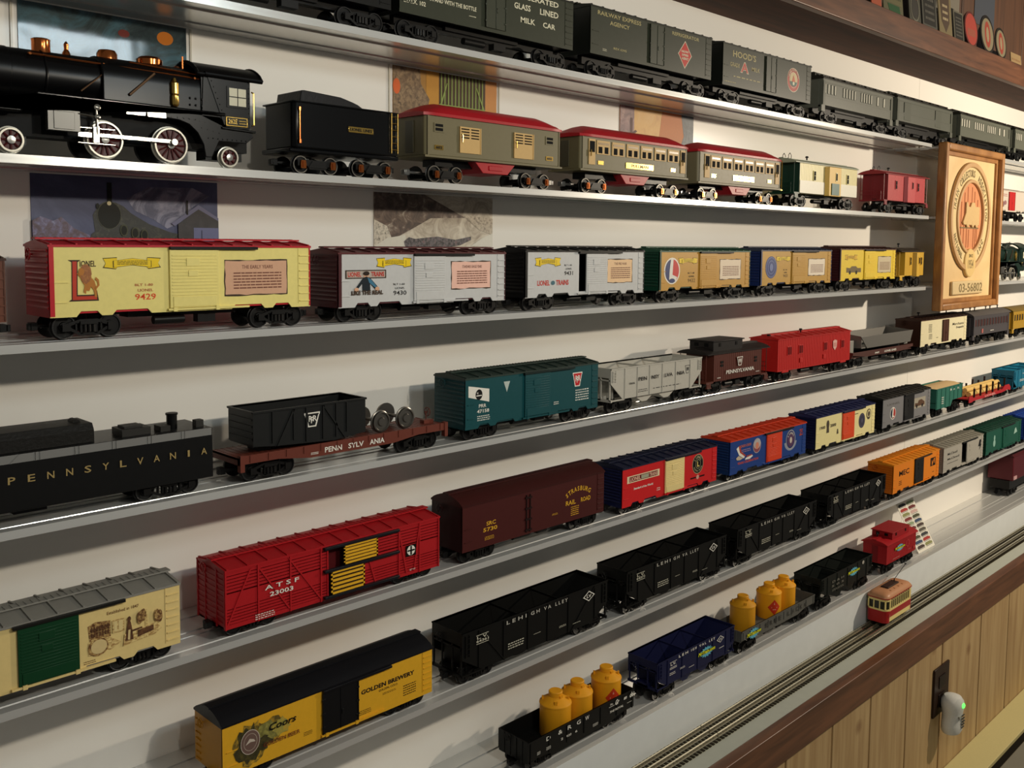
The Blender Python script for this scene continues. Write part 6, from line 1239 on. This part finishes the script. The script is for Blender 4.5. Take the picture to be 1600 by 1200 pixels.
def art2(k, X, Y, w_, h_):
    sm = artmat(['#3a3c58', '#54566e', '#8a8a9e', '#5c5c74'], 26, 2.0)
    k.poly([(X(.48), Y(.30)), (X(.60), Y(.12)), (X(.85), Y(.10)), (X(.95), Y(.22)), (X(.85), Y(.40)), (X(.80), Y(.62)), (X(.70), Y(.74)), (X(.62), Y(.60)), (X(.52), Y(.48))], sm)
    lo = artmat(['#0c0d09', '#15160f', '#22241a', '#4a4a34'], 160, 1.0)
    k.poly([(X(.28), Y(1)), (X(.29), Y(.84)), (X(.31), Y(.80)), (X(.30), Y(.56)), (X(.33), Y(.42)), (X(.36), Y(.37)), (X(.42), Y(.37)), (X(.46), Y(.42)), (X(.50), Y(.52)), (X(.60), Y(.68)), (X(.72), Y(.80)), (X(.80), Y(.84)), (X(.80), Y(1))], lo); k.ell(X(.385), Y(.56), .0125, .0145, G('#1c1d17')); k.ring(X(.385), Y(.56), .0125, .0145, .0007, G('#4a4b3c'))
    k.rect(X(.375), X(.40), Y(.38), Y(.08), G('#16170f')); k.ell(X(.385), Y(.385), .0022, .0022, G('#cfc49a')); k.ell(X(.325), Y(.43), .0018, .0030, G('#20221c'))
    for q in (.46, .52, .57): k.ell(X(q), Y(.78+(q-.46)*.6), .0042, .0062, G('#45462f')); k.ell(X(q), Y(.78+(q-.46)*.6), .0030, .0048, G('#1c1d15'))
    k.poly([(X(.72), Y(.66)), (X(.88), Y(.36)), (X(1), Y(.56)), (X(1), Y(.62)), (X(.88), Y(.43)), (X(.74), Y(.70))], G('#70708a')); k.poly([(X(.76), Y(1)), (X(.76), Y(.67)), (X(.88), Y(.43)), (X(1), Y(.61)), (X(1), Y(1))], artmat(['#1c1819', '#2a2425', '#363034'], 90, .4)); k.rect(X(.85), X(1), Y(1), Y(.72), G('#6a6e90')); k.rect(X(.808), X(.818), Y(.52), Y(.30), G('#26221f')); k.rect(X(.895), X(.90), Y(.90), Y(.76), G('#3a3a50'))
    k.poly([(X(0), Y(1)), (X(0), Y(.66)), (X(.04), Y(.60)), (X(.10), Y(.66)), (X(.14), Y(.60)), (X(.20), Y(.76)), (X(.28), Y(.86)), (X(.28), Y(1))], artmat(['#4a3c48', '#5c4a54', '#6a6280', '#8a8cac'], 140, .5))
poster('wall_picture', 'winter picture of a steam engine and a barn above the pale yellow boxcar', .333, .531, Z[3]+.086, Z[2]-.008, artmat(['#2c3150', '#3a3f62', '#4c5274', '#5f6686'], 9, .8), art2)
def art3(k, X, Y, w_, h_):
    k.poly([(X(0), Y(0)), (X(.40), Y(0)), (X(.75), Y(.42)), (X(.45), Y(.45)), (X(.30), Y(.66)), (X(.12), Y(.90)), (X(0), Y(.7))], artmat(['#2e2420', '#4a3a32', '#6a564a', '#a89c8c'], 70, .8))
    k.poly([(X(0), Y(.5)), (X(.10), Y(.62)), (X(.16), Y(1)), (X(0), Y(1))], artmat(['#3a322c', '#c9bfae', '#d9d0c0'], 260, .2)); k.poly([(X(.72), Y(.36)), (X(1), Y(.42)), (X(1), Y(.75)), (X(.88), Y(.66))], artmat(['#4a4038', '#b8ab98', '#cfc4b0'], 220, .2))
    k.poly([(X(0), Y(1)), (X(.10), Y(.84)), (X(.24), Y(.78)), (X(.26), Y(1))], G('#d9d4c6')); k.poly([(X(.80), Y(.98)), (X(.90), Y(.82)), (X(1), Y(.72)), (X(1), Y(1))], G('#e0dccf'))
    k.poly([(X(.24), Y(1)), (X(.23), Y(.90)), (X(.27), Y(.82)), (X(.32), Y(.85)), (X(.50), Y(.80)), (X(.66), Y(.86)), (X(.80), Y(.79)), (X(.80), Y(.86)), (X(.70), Y(.97)), (X(.62), Y(1))], artmat(['#232126', '#3a3638', '#6a6468', '#7c4a48'], 240, .5))
poster('wall_picture', 'snowy mountain train picture above the silver boxcar with the kneeling figure', .749, .961, Z[3]+.086, Z[2]-.008, artmat(['#8c7e70', '#b3a694', '#cfc5b3', '#ddd4c4'], 34, 1.6), art3)
def art4(k, X, Y, w_, h_):
    rn = random.Random(9); k.rect(X(.30), X(.42), Y(1), Y(0), G('#c08a34')); k.rect(X(.88), X(1), Y(1), Y(0), G('#c88a4c')); k.rect(X(.42), X(.88), Y(1), Y(0), G('#4c3a28'))
    k.poly([(X(0), Y(0)), (X(.24), Y(0)), (X(.25), Y(.3)), (X(.33), Y(.6)), (X(.31), Y(.8)), (X(.36), Y(1)), (X(0), Y(1))], artmat(['#3c2e20', '#6a5238', '#8a7050', '#9c8460'], 160, .8))
    k.ell(X(.03), Y(.42), .006, .010, G('#d8632c')); gr = G('#8a9a52')
    k.rect(X(.42), X(.88), Y(.80), Y(.66), gr)
    for i in range(13): x = X(.44+i*.034); k.rect(x-.0010, x+.0010, Y(.66), Y(0), gr, 1 if i == 0 else 0)
    k.poly([(X(.43), Y(.66)), (X(.445), Y(.66)), (X(.50), Y(.2)), (X(.49), Y(.2))], gr); k.poly([(X(.87), Y(.66)), (X(.855), Y(.66)), (X(.78), Y(.2)), (X(.79), Y(.2))], gr)
    for i in range(9): k.ell(X(.46+i*.048), Y(.73), .0026, .0022, G('#3c4a24'), 10, 0)
    k.rect(X(.42), X(.88), Y(.94), Y(.86), G('#a89a78')); k.poly([(X(.42), Y(.97)), (X(.86), Y(1)), (X(.86), Y(.95)), (X(.42), Y(.92))], G('#a83a3c'))
poster('wall_picture', 'catalogue picture of a green bridge above the red roofed baggage car', .780, .967, Z[2]+.094, Z[1]-.008, '#a87c3c', art4, sleeve=True)
def art5(k, X, Y, w_, h_):
    k.rect(X(.18), X(.55), Y(1), Y(.0), artmat(['#c8924a', '#d8a858', '#dcb470'], 30, .5)); k.poly([(X(.55), Y(0)), (X(.82), Y(0)), (X(.86), Y(.6)), (X(.80), Y(1)), (X(.5), Y(1))], G('#c87c48')); k.poly([(X(.82), Y(0)), (X(1), Y(0)), (X(1), Y(1)), (X(.80), Y(1)), (X(.86), Y(.6))], artmat(['#3c4248', '#525a62', '#70767a'], 40, 2)); k.rect(X(0), X(.18), Y(1), Y(0), artmat(['#5c4448', '#8c6a6c', '#b09088'], 40, 2))
    k.poly([(X(.02), Y(.9)), (X(.2), Y(.6)), (X(.22), Y(.64)), (X(.04), Y(.96))], G('#5c3c3c')); k.rect(X(.13), X(.16), Y(1), Y(.3), G('#5c3c3c'))
poster('wall_picture', 'orange and grey picture above the middle red roofed coach', 1.250, 1.461, Z[2]+.094, Z[1]-.008, '#c08a50', art5)
# ================================================================ CARVED PLAQUE
px0, px1, pz0, pz1 = 2.2885, 2.684, -.1505, .2440; pw, ph = px1-px0, pz1-pz0
t = thing('wooden_plaque', 'square carved wooden plaque with a raised oval ring and orange centre', 'plaque', ((px0+px1)/2, 0, pz0)); fm = wood('oak_frame_wood', '#8a5a2c', '#b07c44', .42, 10, (2, 8, 2)); pl = wood('pale_panel_wood', '#d2ae76', '#e4c690', .55, 8, (1, 6, 1))
def frame_bar(axis, a, b_, c0, c1):
    m = MB(); 
    return m
m = MB(); F = .017
for (a, b_, c_, d) in ((-pw/2, -pw/2+F, 0, ph), (pw/2-F, pw/2, 0, ph), (-pw/2+F, pw/2-F, 0, F), (-pw/2+F, pw/2-F, ph-F, ph)):
    m.box(a, b_, -.0215, -.0002, c_, d)
m.build('frame', fm, t, bevel=.0035)
m = MB(); q = F+.010
for (a, b_, c_, d) in ((-pw/2+F, -pw/2+q, F, ph-F), (pw/2-q, pw/2-F, F, ph-F), (-pw/2+q, pw/2-q, F, q), (-pw/2+q, pw/2-q, ph-q, ph-F)): m.box(a, b_, -.0100, -.0050, c_, d)
m.build('inner_moulding', fm, t, bevel=.001)
MB().box(-pw/2+F, pw/2-F, -.0048, -.0006, F, ph-F).build('panel', pl, t)
cx, cz = .004, .226
def oring(m, r0, r1, y0, y1, n=56, rx=1.0, cz_=None, cx_=None):
    c2 = cz if cz_ is None else cz_; c1 = cx if cx_ is None else cx_; vs = []
    for i in range(n):
        a = 2*math.pi*i/n; ca, sa = math.cos(a), math.sin(a)
        for r, y in ((r1, y0), (r1, y1), (r0, y1), (r0, y0)): vs.append((c1+r*ca*rx, y, c2+r*sa))
    fs = []
    for i in range(n):
        j = (i+1) % n
        for e in range(4): fs.append((i*4+e, i*4+(e+1) % 4, j*4+(e+1) % 4, j*4+e))
    m.add(vs, fs)
m = MB(); oring(m, .122, .134, -.0048, -.0125); oring(m, .084, .092, -.0048, -.0125); m.build('raised_ring', wood('ring_wood', '#b88f5c', '#cfa878', .5, 8, (1, 6, 1)), t, bevel=.0015)
m = MB(); oring(m, .0925, .1215, -.0048, -.0085); m.build('letter_ring', C('#d9c08c', .6), t)
m = MB(); m.lathe([(.0835, -.0049), (.0835, -.0062)], (cx, 0, cz), 'y', 48); m.build('centre_field', C('#d08a5c', .6), t)
k = Card(); lt = C('#7c6a44', .6); k.arc('TRAIN', cx, cz, .107, .017, 3.02, 2.50, lt); k.arc('COLLECTORS', cx, cz, .107, .018, 2.36, 1.38, lt); k.arc('ASSOCIATION', cx, cz, .107, .018, 1.16, -.08, lt); k.arc('NATIONAL', cx, cz, .107, .014, 3.55, 4.30, lt, inward=True); k.arc('INC', cx, cz, .107, .014, 5.25, 5.75, lt, inward=True); k.build('lettering', t, (0, -.0087, 0))
m = MB(); orr = C('#a05428', .6)
for x, z0, z1 in ((-.055, .175, .262), (-.036, .16, .285), (-.016, .150, .300), (.012, .235, .300), (.030, .150, .290), (.052, .165, .270), (-.002, .150, .195), (.042, .155, .20)): m.box(cx+x-.0013, cx+x+.0013, -.0070, -.0062, z0, z1)
m.build('carved_lines', orr, t, bevel=.0008)
m = MB(); m.prism([(cx-.045, .206), (cx+.058, .206), (cx+.058, .252), (cx+.030, .252), (cx+.022, .262), (cx+.004, .262), (cx-.004, .250), (cx-.018, .252), (cx-.024, .262), (cx-.032, .262), (cx-.032, .236), (cx-.050, .212)], -.0105, -.0062); m.cyl((cx-.02, -.0110, .208), (cx-.02, -.0063, .208), .008, 14); m.cyl((cx+.015, -.0110, .208), (cx+.015, -.0063, .208), .008, 14); m.cyl((cx+.04, -.0110, .208), (cx+.04, -.0063, .208), .008, 14); m.build('carved_engine', C('#cfae78', .6), t, bevel=.001)
m = MB(); m.box(cx-.060, cx+.062, -.0075, -.0062, .1975, .2005); m.build('carved_rail', lt, t)
m = MB(); m.lathe([(.0355, -.0049), (.0355, -.0115), (.0335, -.0130)], (cx+.004, 0, .112), 'y', 36); m.build('date_disc', C('#d9b878', .55), t)
Card().text('1954', cx-.014, cx+.022, .098, .120, lt, .01).text('SINCE', cx-.010, cx+.018, .126, .134, lt, .01).build('date_lettering', t, (0, -.0131, 0))
MB().box(-.100, .102, -.0120, -.0049, .034, .068).build('number_block', C('#d2b98a', .5), t, bevel=.003)
Card().text('03-56802', -.060, .098, .040, .062, lt, .01).build('number_lettering', t, (0, -.0122, 0))
# ================================================================ OUTLET AND FRESHENER
t = thing('outlet_plate', 'dark brown outlet plate on the pine panelling behind the white plug-in', 'outlet', (2.181, -.098, -1.058)); MB().box(-.043, .043, -.005, 0, 0, .112).build('plate', C('#2a1a12', .35), t, bevel=.0015)
MB().box(-.018, .018, -.0065, -.0050, .062, .090).build('socket', C('#1a100c', .35), t, bevel=.002); MB().box(-.018, .018, -.0065, -.0050, .020, .048).build('socket', C('#1a100c', .35), t, bevel=.002)
t = thing('plug_in_air_freshener', 'white plug-in air freshener with a glowing green light', 'air freshener', (2.185, -.1046, -1.095)); n = 20; vs = []; fs = []
rows = [(0, .020, .014), (.003, .026, .021), (.010, .0285, .024), (.024, .0280, .0235), (.040, .0240, .0230), (.052, .0250, .0250), (.064, .0265, .0275), (.076, .0245, .0265), (.085, .0175, .020), (.089, .007, .010)]
for z, rx, ry in rows:
    for i in range(n): a = 2*math.pi*i/n; vs.append((rx*math.cos(a), -.022+ry*math.sin(a)*.9, z))
for j in range(len(rows)-1):
    for i in range(n): fs.append((j*n+i, j*n+(i+1) % n, (j+1)*n+(i+1) % n, (j+1)*n+i))
fs += [tuple(range(n))[::-1], tuple(range((len(rows)-1)*n, len(rows)*n))]
wp = C('#d2d2cc', .35); MB().add(vs, fs).build('shell', wp, t)
m = MB(); m.lathe([(.0001, 0), (.0055, 0), (.0060, .002), (.0040, .0042), (.0001, .005)], (0, 0, 0), 'y', 16); o = m.build('indicator_light', C('#39ff3a', .4, emit=3.0), t, (-.001, -.0432, .070)); o.rotation_euler = (math.radians(180), 0, 0); o.location.y = -.0440
m = MB()
for i in range(5): m.box(-.003, .010, -.0470+abs(i-2)*.0006, -.0440, .018+i*.0068, .0202+i*.0068)
m.build('vent_slot', C('#44443f', .6), t)
m = MB(); m.box(-.016, -.006, -.0445, -.041, .046, .0475); m.box(-.014, -.004, -.0445, -.041, .041, .0425); m.build('moulded_mark', C('#8a8a84', .5), t)
MB().box(-.004, .004, -.004, .0045, .050, .062).build('plug', DK, t)
# ================================================================ CARDS ON THE TOP LEDGE
def ledge_card(x, w_, h_, bg, label, fn=None, z0=.4745, shape='rect', cat='sticker', name='sticker_card', lean=6):  # card and print colours darkened to stand in for dim light up here
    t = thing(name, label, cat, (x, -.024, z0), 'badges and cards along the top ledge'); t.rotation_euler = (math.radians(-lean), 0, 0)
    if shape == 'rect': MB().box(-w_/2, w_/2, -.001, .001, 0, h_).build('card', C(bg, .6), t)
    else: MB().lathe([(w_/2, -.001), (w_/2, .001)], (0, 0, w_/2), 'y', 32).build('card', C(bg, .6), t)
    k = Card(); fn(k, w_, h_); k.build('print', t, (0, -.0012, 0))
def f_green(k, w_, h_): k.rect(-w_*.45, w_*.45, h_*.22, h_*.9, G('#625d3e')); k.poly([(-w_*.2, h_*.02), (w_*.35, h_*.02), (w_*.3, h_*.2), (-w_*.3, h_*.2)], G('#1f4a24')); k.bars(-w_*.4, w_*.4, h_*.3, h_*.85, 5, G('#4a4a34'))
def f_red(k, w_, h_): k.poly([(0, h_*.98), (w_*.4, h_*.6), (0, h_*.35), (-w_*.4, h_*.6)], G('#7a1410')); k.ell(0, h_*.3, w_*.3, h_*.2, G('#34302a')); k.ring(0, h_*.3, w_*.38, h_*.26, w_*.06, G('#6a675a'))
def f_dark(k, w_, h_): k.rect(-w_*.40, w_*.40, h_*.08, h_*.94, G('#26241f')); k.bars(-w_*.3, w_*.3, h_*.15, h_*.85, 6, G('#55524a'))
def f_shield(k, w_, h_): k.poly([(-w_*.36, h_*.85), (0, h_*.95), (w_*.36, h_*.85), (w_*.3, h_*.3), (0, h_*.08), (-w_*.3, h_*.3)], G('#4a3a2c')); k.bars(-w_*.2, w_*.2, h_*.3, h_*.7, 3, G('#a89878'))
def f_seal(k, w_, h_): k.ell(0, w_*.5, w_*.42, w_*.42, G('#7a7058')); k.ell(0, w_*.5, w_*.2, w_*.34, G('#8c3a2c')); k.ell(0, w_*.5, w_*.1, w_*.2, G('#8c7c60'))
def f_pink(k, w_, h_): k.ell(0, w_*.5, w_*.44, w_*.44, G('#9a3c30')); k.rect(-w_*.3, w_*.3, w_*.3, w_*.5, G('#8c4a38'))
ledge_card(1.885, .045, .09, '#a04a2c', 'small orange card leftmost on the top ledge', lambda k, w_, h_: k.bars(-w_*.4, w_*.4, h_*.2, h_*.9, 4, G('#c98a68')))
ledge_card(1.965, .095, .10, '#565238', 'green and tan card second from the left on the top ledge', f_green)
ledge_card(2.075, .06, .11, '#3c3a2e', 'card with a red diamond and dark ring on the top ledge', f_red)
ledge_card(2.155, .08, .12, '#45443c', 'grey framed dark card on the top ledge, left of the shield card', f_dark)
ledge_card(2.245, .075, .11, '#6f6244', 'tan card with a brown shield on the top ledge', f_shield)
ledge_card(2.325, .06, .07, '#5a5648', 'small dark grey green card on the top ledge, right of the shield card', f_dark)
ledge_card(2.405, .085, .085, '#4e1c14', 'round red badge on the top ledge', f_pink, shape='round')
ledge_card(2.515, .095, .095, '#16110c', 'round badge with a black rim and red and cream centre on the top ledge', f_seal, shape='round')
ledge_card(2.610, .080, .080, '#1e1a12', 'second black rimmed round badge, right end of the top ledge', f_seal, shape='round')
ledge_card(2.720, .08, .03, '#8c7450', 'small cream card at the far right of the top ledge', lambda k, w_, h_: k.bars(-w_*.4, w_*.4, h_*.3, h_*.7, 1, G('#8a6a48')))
t = thing('wall_sticker', 'light grey rectangular sticker high on the upper panelling', 'sticker', (2.36, .0193, .545), 'badges and cards along the top ledge'); MB().box(-.07, .07, -.0008, .0002, 0, .08).build('sheet', C('#6c665a', .6), t)
t = thing('wall_sticker', 'bluish grey sticker high on the upper panelling, further right', 'sticker', (2.60, .0193, .56), 'badges and cards along the top ledge'); MB().box(-.07, .07, -.0008, .0002, 0, .08).build('sheet', C('#3c4048', .6), t)
first(); second(); boxes_third(); brown_yellow_caboose(); fourth(); fifth(); sixth(); seventh()
